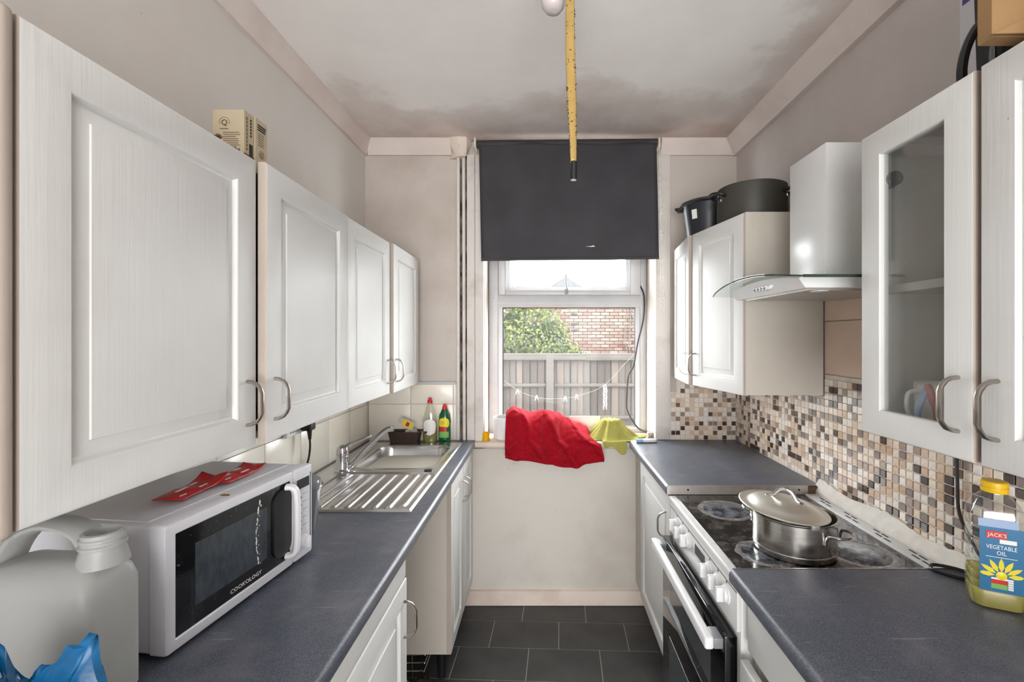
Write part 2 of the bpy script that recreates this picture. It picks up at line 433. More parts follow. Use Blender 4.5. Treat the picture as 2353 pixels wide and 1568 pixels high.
b = MB(); b.box(0.130, 0.150, WY-0.05, WY-0.028, 1.715, 1.745, 0.003); b.tube(smooth_path([(0.146, WY-0.05, 1.728), (0.143, WY-0.062, 1.745), (0.138, WY-0.062, 1.775), (0.137, WY-0.058, 1.83)]), [0.008]*18+[0.006], 8, flat=(1, 0.6))
b.build('casement_handle', M_plain('aged_handle', C(150, 150, 150), 0.4, vary=0.05), win)
b = MB(); b.cyl((0.598, WY-0.012, 1.70), (0.598, WY+0.0, 1.70), 0.008, 0.008, 10); b.cyl((-0.296, WY-0.03, 1.70), (-0.296, WY-0.0, 1.70), 0.006, 0.006, 10)
b.build('screw_cap', m_casing, win)
b = MB(); b.box(-0.388, 0.628, 2.452, WY+0.02, 0.868, 0.893, 0.006, 3); b.build('sill_board', m_trim, win)

# ------------------------------------------------------------------ outside
m_ground = M_plain('paving_ground', C(100, 97, 91), 0.9, vary=0.25, vscale=3)
struct('ground', MB().box(-14, 14, 2.82, 40, -0.6, -0.45), m_ground)
m_fences = [M_plain('weathered_fence_wood_'+n, c, 0.85, col2=c2, vscale=3, stretch=(30, 30, 0.7), bscale=20, bstr=0.4) for n, c, c2 in (('grey', C(57, 50, 44), C(39, 32, 28)), ('brown', C(46, 37, 31), C(30, 23, 19)), ('pale', C(73, 63, 56), C(50, 42, 37)), ('ash', C(65, 59, 53), C(41, 36, 31)), ('umber', C(54, 43, 37), C(34, 28, 24)))]
m_fence2 = M_plain('pale_rail_wood', C(57, 51, 46), 0.85, vary=0.35, vscale=6, bscale=30, bstr=0.3)
FY = 6.5
fen = thing('garden_fence', 'weathered grey-brown board fence across the yard outside the window', 'fence', (0.4, FY, -0.45))
meshes = []
for k in range(10):
    w = 0.085+0.018*R.random(); b = MB(); m_fence = m_fences[k % 5]
    b.prism([(0, 0), (w, 0), (w, -0.022-0.008*R.random()), (0, -0.004)], lambda p, q: (p, q, 0), lambda p, q: (p, q, 1.60))
    meshes.append((b.mesh('fence_board', m_fence), w))
x = -1.9
while x < 2.6:
    me, w = R.choice(meshes)
    inst('fence_board', me, (x-0.4, 0.0, 0.01+0.03*R.random()), fen, (0, R.uniform(-0.008, 0.008), 0)); x += w*1.06
for px in (-1.75, 0.10, 1.95): MB().box(px-0.05, px+0.055, FY-0.085, FY-0.022, -0.45, 1.20, 0.004).build('fence_post', m_fence2, fen)
for z in (0.08, 0.47, 0.78-0.0, ):
    pass
for z0, z1 in ((0.755, 0.80), (0.30, 0.345)):
    for a, c in ((-1.70, 0.045), (0.16, 1.90)): MB().box(a, c, FY-0.06, FY-0.022, z0, z1, 0.004).build('fence_rail', m_fence2, fen)
MB().box(-1.9, 2.6, FY+0.004, FY+0.02, -0.45, 1.18).build('fence_gap_shade', m_dark, fen)  # added dark sheet, gives the shadow lines between the boards
MB().box(-1.9, 0.62, FY-0.075, FY-0.05, 1.135, 1.19, 0.003).build('capping_rail', m_fence2, fen)
MB().box(-1.9, 2.5, FY-0.05, FY+0.02, 1.185, 1.225, 0.004).build('capping_rail', m_fence2, fen)
MB().box(0.62, 2.5, FY-0.07, FY-0.05, 1.13, 1.20, 0.003).build('capping_rail', m_fence2, fen)
# brick garden wall
BY = 11.5
m_bricks = [M_plain('brick_'+n, c, 0.85, vary=0.2, vscale=9) for n, c in (('pink', C(75, 52, 43)), ('red', C(66, 37, 28)), ('pale', C(84, 67, 58)), ('rose', C(78, 57, 49)), ('buff', C(91, 78, 70)))]
m_mortar = M_plain('lime_mortar', C(30, 24, 22), 0.9, vary=0.2)
gw = struct('wall_garden', MB().box(-4, 5.2, BY+0.01, BY+0.25, -0.45, 2.50), m_mortar)
bl, bh = 0.225, 0.081
bms = [MB().box(-bl/2+0.007, bl/2-0.007, -0.006, 0.02, -bh/2+0.007, bh/2-0.007, 0.002, 1).mesh('brick', m) for m in m_bricks]
rest = MB(); cells = []
for r in range(0, 38):
    z = -0.43+bh*(r+0.5)
    for k in range(-23, 30):
        xx = (k+(0.5 if r % 2 else 0))*bl
        if -4 < xx < 5.1: cells.append((xx, z))
def vis(c): return 0.2 < c[0] < 2.45 and 1.0 < c[1] < 2.25
near = sorted([c for c in cells if vis(c)], key=lambda c: abs(c[0]-1.5))[:300]; nset = set(near)
for c in near:
    red = c[1] < 1.35 or c[0] < 0.6
    me = R.choice(bms[:2]+bms[3:4] if red and R.random() < 0.6 else [bms[2], bms[4], bms[4], bms[3], bms[2], bms[4]])
    inst('brick', me, (c[0], BY, c[1]), gw, (0, 0, R.uniform(-0.01, 0.01)))
for c in cells:
    if c not in nset:
        rest.mi = R.choice((0, 1, 2, 3, 4, 4)); rest.box(c[0]-bl/2+0.005, c[0]+bl/2-0.005, BY-0.004, BY+0.02, c[1]-bh/2+0.005, c[1]+bh/2-0.005)
o = rest.build('brickwork', m_bricks, gw); o['kind'] = 'stuff'
b = MB(); b.box(-0.07, 0.07, -0.02, 0.02, -0.05, 0.05)
for (hx, hz) in ((0.80, 2.02), (0.80, 1.78), (0.80, 1.62)):
    MB().box(hx-0.08, hx+0.08, BY-0.012, BY+0.0, hz-0.035, hz+0.03, 0.004).build('wall_hole', m_dark, gw)
# leafless climber on the wall, drawn as twisting stems
cl = thing('wall_climber', 'bare grey climber stem running up the brick wall outside', 'climber', (2.2, BY-0.05, 1.0))
for k in range(5):
    x0 = 2.16+0.06*k
    MB().tube(smooth_path([(x0, BY-0.03, 0.2), (x0+R.uniform(-.08, .08), BY-0.05, 0.9), (x0+R.uniform(-.1, .1), BY-0.05, 1.5), (x0+R.uniform(-.2, .1), BY-0.04, 2.4)]), 0.012-0.0012*k, 6).build('stem', M_plain('bare_bark', C(75, 67, 59), 0.9, vary=0.3, vscale=20) if k == 0 else bpy.data.materials['bare_bark'], cl)
# leafy bush
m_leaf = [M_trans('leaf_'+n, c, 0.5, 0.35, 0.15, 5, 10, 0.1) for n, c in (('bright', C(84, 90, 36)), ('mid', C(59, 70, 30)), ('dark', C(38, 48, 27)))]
bush = thing('garden_bush', 'leafy yellow-green bush growing behind the fence on the left', 'bush', (-0.45, 7.6, -0.45))
b = MB()
blobs = [(-0.75, 7.6, 1.35, .62), (-0.35, 7.5, 1.25, .55), (0.05, 7.55, 1.15, .45), (-0.6, 7.8, 1.95, .5), (-0.15, 7.8, 1.75, .48), (0.35, 7.6, 1.10, .34), (-1.2, 7.7, 1.7, .6), (-0.95, 7.7, 2.2, .4), (-0.3, 7.7, 0.6, 0.7), (0.2, 7.9, 1.5, .3), (0.55, 7.6, 1.02, .25)]
for (cx, cy, cz, rr) in blobs:
    for i in range(int(2600*rr)):
        d = Vector((R.gauss(0, 1), R.gauss(0, 1), R.gauss(0, 1))).normalized(); p = Vector((cx, cy, cz))+d*rr*(0.55+0.5*R.random())
        u = Vector((R.gauss(0, 1), R.gauss(0, 1), R.gauss(0, 1))).normalized(); v = u.cross(d).normalized() if u.cross(d).length > 0.1 else Vector((0, 0, 1))
        L, W = 0.04+0.04*R.random(), 0.014+0.010*R.random(); u = v.cross(d).normalized()+d*R.uniform(-.5, .5)
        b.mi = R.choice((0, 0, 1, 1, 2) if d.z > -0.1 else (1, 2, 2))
        b.poly([p-u*L*0.5, p+v*W, p+u*L*0.6, p-v*W])
o = b.build('foliage', m_leaf, bush, smooth=False, recalc=False); o['kind'] = 'stuff'
m_bark = bpy.data.materials['bare_bark']
for k in range(5):
    MB().tube(smooth_path([(-0.4+0.1*k, 7.6, -0.45), (-0.5+0.2*k, 7.6, 0.5), (-0.9+0.35*k, 7.6, 1.5)]), [0.03]*6+[0.02]*6+[0.01], 6).build('branch', m_bark, bush)
# hipped roof far behind
rf = thing('distant_house', 'distant house showing only its pale pointed roof in the top pane', 'house', (1.27, 25, -0.45))
m_roof = M_plain('pale_roof_tile', C(44, 44, 47), 0.9, vary=0.3, vscale=6)
b = MB(); ap = (1.27, 25.5, 4.85); base = [(-0.4, 24, 3.55), (2.95, 24, 3.55), (2.95, 28, 3.55), (-0.4, 28, 3.55)]
for i in range(4): b.poly([base[i], base[(i+1) % 4], ap])
b.build('roof', m_roof, rf)
MB().box(-0.3, 2.85, 24.1, 27.9, -0.45, 3.56).build('house_wall', m_bricks[2], rf)
# washing line with pegs
LY = 4.6
def LP(px, py, d=LY): return Vector(((px-1247)/1046*d, d, 1.465-(py-774)/1046*d))
wln = thing('washing_line', 'thin pale washing line sagging across the yard outside', 'washing line', (0, LY, 1))
lp = smooth_path([LP(1085, 830), LP(1157, 875), LP(1195, 900), LP(1235, 914), LP(1275, 917), LP(1320, 912), LP(1385, 888), LP(1440, 832), LP(1500, 770)])
m_cord = M_plain('pale_cord', C(100, 97, 91), 0.7, vary=0.05)
MB().tube(lp, 0.0016, 6).build('cord', m_cord, wln)
for (px, py, col, nm, lab) in ((1189, 899, C(83, 83, 81), 'white', 'whitish peg, leftmost on the washing line'), (1233, 913, C(75, 82, 78), 'mint', 'pale mint peg, second from the left on the washing line'), (1299, 915, C(75, 81, 83), 'ice', 'pale blue peg on the washing line beside the lilac one'), (1325, 911, C(83, 73, 95), 'lilac', 'lilac peg clipped on the washing line')):
    c = LP(px, py); m = M_plain('peg_plastic_'+nm, col, 0.4, vary=0.05)
    t = thing('clothes_peg', lab, 'clothes peg', c, R.uniform(-.3, .3), 'pegs on the washing line')
    for sg in (-1, 1):
        MB().tube([(sg*0.002, 0, 0.018), (sg*0.007, 0, 0.0), (sg*0.016, 0, -0.036)], [0.006, 0.008, 0.005], 6).build('peg_half', m, t, local=True)
    MB().tube([(-0.009, 0, -0.004), (0, -0.008, -0.004), (0.009, 0, -0.004), (0, 0.008, -0.004)], 0.0016, 5, closed=True).build('spring', m_chrome, t, local=True)
c = LP(1390, 887); pc = thing('peg_strand', 'hanging strand of pink, white and blue pegs clipped one to another', 'clothes pegs', c)
for k in range(7):
    m = [M_plain('peg_pastel_%s' % n, cc, 0.4, vary=0.05) for n, cc in (('pink', C(88, 70, 75)), ('white', C(87, 84, 82)), ('blue', C(74, 79, 84)))][k % 3] if k < 3 else bpy.data.materials['peg_pastel_'+('pink', 'white', 'blue')[k % 3]]
    for sg in (-1, 1):
        MB().tube([(sg*0.004, 0, 0.01-0.033*k), (sg*0.012+0.006*(k % 2), 0, -0.012-0.033*k), (sg*0.013, 0, -0.045-0.033*k)], [0.006, 0.010, 0.006], 6).build('peg_half', m, pc, local=True)

# ------------------------------------------------------------------ wall tiles
def slab_tiles(parent, rects, plane, axis, thick, m, gap=0.0015, name='wall_tile'):
    """rects (a0,a1,z0,z1); axis 'x': plane at x, tiles run along y; axis 'y': plane at y, tiles along x"""
    cache = {}
    for a0, a1, z0, z1 in rects:
        k = (round(a1-a0, 4), round(z1-z0, 4))
        if k not in cache:
            w, h = k[0]-2*gap, k[1]-2*gap; b = MB()
            if axis == 'x': b.box(-thick/2, thick/2, -w/2, w/2, -h/2, h/2, 0.0015, 2)
            else: b.box(-w/2, w/2, -thick/2, thick/2, -h/2, h/2, 0.0015, 2)
            cache[k] = b.mesh(name, m)
        c = ((a0+a1)/2, (z0+z1)/2)
        inst(name, cache[k], (plane, c[0], c[1]) if axis == 'x' else (c[0], plane, c[1]), parent)
rects = []
for k in range(9):
    y1 = 2.485-0.232*k
    for z0, z1 in ((0.897, 1.097), (1.097, 1.297)): rects.append((y1-0.232, y1, z0, z1))
MB().box(XL, XL+0.018, 0.35, YB, 0.89, 1.30).build('tile_backing', m_grout, wl)
slab_tiles(wl, rects, XL+0.020, 'x', 0.01, m_cream)
MB().box(XL, -0.475, YB-0.012, YB, 0.89, 1.208).build('tile_backing', m_grout, wbk)
slab_tiles(wbk, [(-0.95, -0.720, 0.897, 1.097), (-0.720, -0.488, 0.897, 1.097), (-0.95, -0.720, 1.097, 1.205), (-0.720, -0.488, 1.097, 1.205), (-0.488, -0.473, 0.897, 1.097), (-0.488, -0.473, 1.097, 1.205)], YB-0.014, 'y', 0.01, m_cream)
MB().tube([(-0.95, YB-0.016, 1.212), (-0.476, YB-0.016, 1.212), (-0.470, YB-0.016, 1.206), (-0.470, YB-0.016, 0.9)], 0.006, 8).build('tile_edging', m_pvc, wbk)
# mosaic splashback
P, T = 0.0255, 0.0220
mos_def = (('cream', C(240, 226, 210), 27), ('ivory', C(238, 230, 222), 18), ('beige', C(222, 198, 176), 20), ('sand', C(206, 176, 146), 7), ('taupe', C(172, 152, 138), 10), ('grey', C(140, 126, 120), 6), ('brown', C(112, 88, 74), 7), ('umber', C(72, 55, 48), 11))
m_mos = []
for n, c, w in mos_def:
    t = NT('mosaic_'+n); v = t.coords(kind='Object'); oi = t.n('ShaderNodeObjectInfo'); g = t.n('ShaderNodeNewGeometry')
    nz = t.noise(70, t.coords(), 4)
    cc = t.mix(t.ramp(nz, [(0.35, 0.0), (0.7, 0.5)]), c, tuple(x*0.68 for x in c[:3])+(1,))
    m_mos.append(t.done(t.bsdf(cc, 0.2, 0, None, spec=0.7)))
wts = [w for _, _, w in mos_def]
def mosaic(parent, cells, plane, axis, keep):
    mx = []
    for m in m_mos:
        b = MB()
        if axis == 'x': b.box(-0.003, 0.003, -T/2, T/2, -T/2, T/2, 0.0012, 1)
        else: b.box(-T/2, T/2, -0.003, 0.003, -T/2, T/2, 0.0012, 1)
        mx.append(b.mesh('mosaic_tile', m))
    rest = MB(); cells = sorted(cells, key=keep)
    for i, (a, z) in enumerate(cells):
        k = R.choices(range(len(m_mos)), wts)[0]
        if i < 300: inst('mosaic_tile', mx[k], (plane, a, z) if axis == 'x' else (a, plane, z), parent, (R.uniform(-.012, .012) if axis == 'y' else 0, R.uniform(-.012, .012) if axis == 'x' else 0, R.uniform(-.02, .02)))
        else:
            rest.mi = k
            if axis == 'x': rest.box(plane-0.003, plane+0.003, a-T/2, a+T/2, z-T/2, z+T/2)
            else: rest.box(a-T/2, a+T/2, plane-0.003, plane+0.003, z-T/2, z+T/2)
    if len(cells) > 300: o = rest.build('mosaic_field', m_mos, parent); o['kind'] = 'stuff'
    else: rest.bm.free()
cells = []
for i in range(75):
    y = 2.484-P*i
    top = 1.32 if 1.09 < y < 1.705 else 1.235
    z = 0.9125
    while z+T/2 < top+0.004:
        lo = 0.910+0.012*math.sin(y*19)+0.006*math.sin(y*47) if 1.13 < y < 1.72 else 0.0
        if z > lo: cells.append((y, z))
        z += P
MB().box(XR-0.004, XR, 0.55, YB, 0.88, 1.24).box(XR-0.004, XR, 1.085, 1.71, 1.24, 1.322).build('mosaic_backing', m_grout, wr)
mosaic(wr, cells, XR-0.006, 'x', lambda c: (c[0] if c[0] > 0.98 else 9))
cells = []
for i in range(14):
    x = XR-0.018-P*i; z = 0.9125; top = 1.16 if x < 0.745 else 1.30
    while z+T/2 < top:
        if x > 0.70: cells.append((x, z))
        z += P
MB().box(0.70, XR, YB-0.004, YB, 0.88, 1.16).box(0.735, XR, YB-0.004, YB, 1.16, 1.30).build('mosaic_backing', m_grout, wbk)
mosaic(wbk, cells, YB-0.006, 'y', lambda c: c[1])
slab_tiles(wr, [(y0, y0+0.2, z0, z1) for y0 in (1.11, 1.31, 1.51) for z0, z1 in ((1.325, 1.522), (1.522, 1.72))], XR-0.003, 'x', 0.008, m_peach)
# ragged plaster upstand behind the cooker
b = MB(); n = 46
top = [0.918+0.008*math.sin((1.10+0.635*i/n)*19)+0.004*mnoise.noise(Vector((i*0.8, 0, 0)))+R.uniform(-.002, .002) for i in range(n+1)]
b.rings([[(1.030, 1.10+0.635*i/n, 0.868), (1.030, 1.10+0.635*i/n, 0.884), (XR-0.012, 1.10+0.635*i/n, top[i]), (XR-0.001, 1.10+0.635*i/n, top[i]), (XR-0.001, 1.10+0.635*i/n, 0.868)] for i in range(n+1)])
b.build('plaster_upstand', M_plain('rough_filler', C(226, 220, 212), 0.8, vary=0.15, vscale=30, bscale=60, bstr=0.5), wr, sharp=25)

# ------------------------------------------------------------------ doors and handles
def door_loops(b, M, w, h, stile, glass=False, t=0.020, rail=None):
    rail = rail or stile
    def ring(ix, iz, d): return [M @ Vector(p) for p in ((ix, iz, d), (w-ix, iz, d), (w-ix, h-iz, d), (ix, h-iz, d))]
    L = [ring(0, 0, -t), ring(0, 0, -0.004), ring(0.0015, 0.0015, -0.0012), ring(0.005, 0.005, 0)]
    s_, r_ = stile, rail
    if glass:
        L += [ring(s_, r_, 0), ring(s_+0.002, r_+0.002, -0.003), ring(s_+0.002, r_+0.002, -t), ring(0, 0, -t)]
        b.rings(L, True, False, False); bmesh.ops.remove_doubles(b.bm, verts=b.bm.verts[:], dist=1e-6)
    else:
        for ins, d in ((0, 0), (0.002, -0.0015), (0.006, -0.009), (0.010, -0.010), (0.031, -0.0055), (0.032, -0.0030), (0.034, -0.0026)): L.append(ring(s_+ins, r_+ins, d))
        b.rings(L)
    return b
def make_door(parent, o, u, n, w, h, stile=0.056, glass=False, rail=None, name='door', label=None, m=None):
    u = Vector(u).normalized(); n = Vector(n).normalized(); M = Matrix.Identity(4)
    for i in range(3): M[i][0], M[i][1], M[i][2], M[i][3] = u[i], (0, 0, 1)[i], n[i], o[i]
    d = door_loops(MB(), M, w, h, stile, glass, rail=rail).build(name, m or m_paintL, parent, sharp=20)
    d.data.materials.append(m_edge); Mi = M.inverted() @ wm(parent)
    for p in d.data.polygons:
        c = Mi @ p.center
        if c.x < 0.001 or c.x > w-0.001: p.material_index = 1
    if label: d['label'] = label
    return d, M
def handle(door, M, a, z, length=0.098, out=0.034, r=0.0052, horiz=False):
    hl = length/2; pts = []
    prof = [(-hl, 0), (-hl+0.001, 0.010), (-hl+0.006, 0.022), (-hl+0.016, out-0.004), (-hl+0.026, out), (hl-0.026, out), (hl-0.016, out-0.004), (hl-0.006, 0.022), (hl-0.001, 0.010), (hl, 0)]
    for s_, d in prof: pts.append(M @ Vector((a, z+s_, d)) if not horiz else M @ Vector((a+s_, z, d)))
    return MB().tube(pts, r, 8, flat=(0.75, 1.15)).build('handle', m_handle, door)

def open_carcass(x0, x1, y0, y1, z0, z1, t=0.016, front='x0', mid=None):
    b = MB(); b.box(x0, x1, y0, y0+t, z0, z1, 0.001, 1).box(x0, x1, y1-t, y1, z0, z1, 0.001, 1).box(x0, x1, y0+t, y1-t, z0, z0+t).box(x0, x1, y0+t, y1-t, z1-t, z1)
    if front == 'x0': b.box(x1-0.006, x1, y0+t, y1-t, z0+t, z1-t)
    else: b.box(x0, x0+0.006, y0+t, y1-t, z0+t, z1-t)
    return b

# left wall cabinets
ZL0, ZL1, XLD = 1.217, 1.875, -0.665
def lc(y): return (XLD-0.16, y, ZL0)
c1 = thing('wall_cabinet', 'long white wall cabinet above the microwave, its two doors largest on the left', 'cabinet', lc(1.06), group='left wall cabinets')
open_carcass(XL+0.001, XLD-0.022, 0.580, 1.545, ZL0+0.004, ZL1-0.001, front='x1').build('carcass', m_carc, c1)
d, M = make_door(c1, (XLD, 0.578, ZL0), (0, 1, 0), (1, 0, 0), 0.480, ZL1-ZL0, 0.064); handle(d, M, 0.446, 0.098)
a = math.radians(1.6); u2 = (math.sin(a)*-1, math.cos(a), 0); L2 = 0.478
d, M = make_door(c1, (XLD+0.004+math.sin(a)*L2, 1.545-math.cos(a)*L2, ZL0), u2, (math.cos(a), math.sin(a), 0), L2, ZL1-ZL0, 0.064); handle(d, M, 0.034, 0.098)
c2 = thing('wall_cabinet', 'white wall cabinet above the sink, reaching the window wall', 'cabinet', lc(1.99), group='left wall cabinets')
open_carcass(XL+0.001, XLD-0.022, 1.551, 2.425, ZL0+0.004, ZL1-0.001, front='x1').build('carcass', m_carc, c2)
d, M = make_door(c2, (XLD, 1.551, ZL0), (0, 1, 0), (1, 0, 0), 0.432, ZL1-ZL0, 0.06); handle(d, M, 0.402, 0.098)
a = math.radians(1.2); u2 = (-math.sin(a), math.cos(a), 0); L2 = 0.432
d, M = make_door(c2, (XLD+0.004+math.sin(a)*L2, 2.425-math.cos(a)*L2, ZL0), u2, (math.cos(a), math.sin(a), 0), L2, ZL1-ZL0, 0.06); handle(d, M, 0.030, 0.098)
c3 = thing('wall_cabinet', 'end wall cabinet at the left picture edge, only a grey-white sliver in view', 'cabinet', lc(0.4), group='left wall cabinets')
MB().box(XL+0.001, XLD-0.028, 0.20, 0.548, ZL0, ZL1+0.02).build('carcass', m_carc, c3)
d, M = make_door(c3, (XLD-0.006, 0.20, ZL0), (0, 1, 0), (1, 0, 0), 0.350, ZL1-ZL0+0.02, 0.06)
MB().box(XLD-0.03, XLD+0.002, 0.5525, 0.574, ZL0-0.006, ZL1+0.004, 0.009, 4).build('end_strip', m_edge, c3)

# right wall cabinets
ZR0, ZR1, XRD = 1.242, 1.932, 0.755
c4 = thing('wall_cabinet', 'white corner wall cabinet past the cooker hood, both doors ajar, pots on top', 'cabinet', (0.9, 2.1, ZR0))
open_carcass(XRD+0.008, XR-0.009, 1.711, 2.488, ZR0+0.002, ZR1+0.003).build('carcass', m_carc, c4)
MB().box(XRD+0.03, XR-0.02, 1.728, 2.47, 1.58, 1.596).build('shelf', m_carc, c4)
a = math.atan2(0.07, 0.368); L1 = 0.376
d, M = make_door(c4, (0.754, 1.713, ZR0), (-math.sin(a), math.cos(a), 0), (-math.cos(a), -math.sin(a), 0), L1, ZR1-ZR0, 0.058); handle(d, M, L1-0.03, 0.098)
a = math.atan2(0.036, 0.35); L1 = 0.372
d, M = make_door(c4, (0.672, 2.098, ZR0), (math.sin(a), math.cos(a), 0), (-math.cos(a), math.sin(a), 0), L1, ZR1-ZR0, 0.058); handle(d, M, 0.03, 0.098)
c5 = thing('wall_cabinet', 'white wall cabinet with dark glass doors nearest on the right', 'cabinet', (0.9, 0.8, ZR0))
open_carcass(XRD+0.021, XR-0.009, 0.485, 1.082, ZR0+0.002, ZR1).build('carcass', m_carcin, c5)
MB().box(XRD+0.045, XR-0.02, 0.502, 1.066, 1.565, 1.583).build('shelf', m_carcin, c5)
m_smoke = M_clear('smoky_cabinet_glass', (0.93, 0.94, 0.93), 0.06, 0.05, (0.6, 0.62, 0.62), 0.06, 0.5)
for y0, y1, hy in ((0.798, 1.080, 0.030), (0.490, 0.786, 0.266)):
    d, M = make_door(c5, (XRD, y0, ZR0), (0, 1, 0), (-1, 0, 0), y1-y0, ZR1-ZR0, 0.058, True, rail=0.056); handle(d, M, hy, 0.100)
    MB().box(XRD+0.010, XRD+0.014, y0+0.052, y1-0.052, ZR0+0.050, ZR1-0.050).build('glass_pane', m_smoke, d)
b = MB(); b.box(XRD+0.022, XRD+0.036, 1.02, 1.064, 1.80, 1.835, 0.003).cyl((XRD+0.03, 1.01, 1.818), (XRD+0.03, 1.03, 1.818), 0.016, 0.016, 12); b.build('hinge', m_black, c5)

# ------------------------------------------------------------------ base units and worktops
ZW = 0.9
def worktop_profile(xe, xb, sign):
    """rounded front edge at xe; returns (x,z) polygon"""
    t = 0.038; r = 0.014; pts = [(xb, ZW-t), (xb, ZW)]
    for i in range(7):
        an = math.pi/2*(i/6); pts.append((xe-sign*r+sign*r*math.sin(an), ZW-r+r*math.cos(an)))
    for i in range(5):
        an = math.pi/2*(i/4); pts.append((xe-sign*r+sign*r*math.cos(an), ZW-t+r-r*math.sin(an)))
    return pts
def worktop(b, xe, xb, y0, y1, sign):
    return b.prism(worktop_profile(xe, xb, sign), lambda p, q: (p, y0, q), lambda p, q: (p, y1, q))
wtl = thing('worktop', 'long slate-grey worktop on the left under the microwave and sink', 'worktop', (-0.6, 1.4, 0.86))
b = MB(); worktop(b, -0.365, -0.450, 0.10, 2.492, 1)
b.box(XL+0.027, -0.450, 0.10, 1.50, ZW-0.038, ZW).box(XL+0.027, -0.450, 2.37, 2.484, ZW-0.038, ZW).box(XL+0.027, -0.895, 1.50, 2.37, ZW-0.038, ZW)
b.build('worktop_board', m_work, wtl)
wtr = thing('worktop', 'slate-grey worktop nearest on the right, under the oil bottle', 'worktop', (0.76, 0.6, 0.86))
worktop(MB(), 0.452, XR-0.011, 0.05, 1.105, -1).build('worktop_board', m_work, wtr)
MB().box(0.462, 1.0, 1.1052, 1.1085, 0.868, 0.9012).build('edge_strip', m_chrome, wtr)
wtf = thing('worktop', 'short slate-grey worktop on the right between the cooker and the window', 'worktop', (0.76, 2.1, 0.86))
worktop(MB(), 0.466, XR-0.011, 1.726, 2.489, -1).build('worktop_board', m_work, wtf)
m_strip = M_plain('aluminium_strip', C(206, 200, 194), 0.38, 0.7, vary=0.15, vscale=30)
MB().box(0.470, XR-0.06, 1.7225, 1.7258, 0.866, 0.901, 0.001, 1).build('edge_strip', m_strip, wtf)
b = MB()
for x in (0.55, 0.97): b.cyl((x, 1.7215, 0.885), (x, 1.7235, 0.885), 0.004, 0.004, 10)
b.build('screw_head', m_black, wtf)
MB().box(XR-0.06, XR-0.02, 1.716, 1.7258, 0.862, 0.899, 0.004).build('rotted_corner', M_plain('rotted_chipboard', C(122, 92, 66), 0.95, col2=C(60, 42, 30), vscale=60, bscale=120, bstr=0.8), wtf)

XBD = -0.383
sb = thing('base_cabinet', 'white sink base cabinet standing below the window-end of the left worktop', 'cabinet', (-0.66, 2.2, 0))
open_carcass(XL+0.03, XBD-0.020, 1.912, 2.488, 0.128, 0.858, front='x1').build('carcass', m_carc, sb)
for y0, w, hy in ((1.910, 0.285, 0.255), (2.200, 0.285, 0.03)):
    d, M = make_door(sb, (XBD, y0, 0.13), (0, 1, 0), (1, 0, 0), w, 0.715, 0.052); handle(d, M, hy, 0.60)
for x, y in ((-0.435, 1.965), (-0.90, 1.965), (-0.435, 2.43), (-0.90, 2.43)):
    MB().cyl((x, y, 0), (x, y, 0.128), 0.017, 0.022, 14).build('leg', m_black, sb)
nb = thing('base_cabinet', 'white base cabinet nearest on the left, below the microwave', 'cabinet', (-0.66, 0.9, 0))
open_carcass(XL+0.03, XBD-0.020, 0.50, 1.286, 0.128, 0.858, front='x1').build('carcass', m_carc, nb)
MB().box(XBD-0.019, XBD-0.004, 0.50, 1.286, 0.790, 0.858, 0.002).build('top_rail', m_paintL, nb)
d, M = make_door(nb, (XBD, 0.895, 0.14), (0, 1, 0), (1, 0, 0), 0.391, 0.645, 0.058); handle(d, M, 0.36, 0.545)
d, M = make_door(nb, (XBD, 0.50, 0.14), (0, 1, 0), (1, 0, 0), 0.391, 0.645, 0.058); handle(d, M, 0.03, 0.545)
MB().box(-0.46, -0.44, 0.5, 1.28, 0, 0.127).build('plinth', m_carc, nb)
XBR = 0.493
fb = thing('base_cabinet', 'white base cabinet on the right between the cooker and the window wall', 'cabinet', (0.76, 2.1, 0))
open_carcass(XBR+0.021, XR-0.012, 1.728, 2.488, 0.13, 0.860).build('carcass', m_carc, fb)
d, M = make_door(fb, (XBR, 1.762, 0.150), (0, 1, 0), (-1, 0, 0), 0.535, 0.690, 0.056); handle(d, M, 0.055, 0.565)
MB().box(XBR+0.016, XBR+0.021, 2.30, 2.492, 0.13, 0.86).build('filler_panel', m_carc, fb)
MB().box(XBR+0.06, XBR+0.075, 1.728, 2.488, 0, 0.13).build('plinth', m_carc, fb)
rb = thing('base_cabinet', 'white base cabinet nearest on the right, its door dropped below the top panel', 'cabinet', (0.76, 0.6, 0))
open_carcass(0.512, XR-0.012, 0.30, 1.098, 0.13, 0.860).build('carcass', m_carc, rb)
MB().box(0.490, 0.511, 0.30, 1.090, 0.715, 0.858, 0.003).build('drawer_front', m_paintL, rb)
d, M = make_door(rb, (0.474, 0.70, 0.14), (0, 1, 0), (-1, 0, 0), 0.395, 0.548, 0.058)
d, M = make_door(rb, (0.474, 0.30, 0.14), (0, 1, 0), (-1, 0, 0), 0.395, 0.548, 0.058)
MB().box(0.55, 0.565, 0.3, 1.09, 0, 0.13).build('plinth', m_carc, rb)
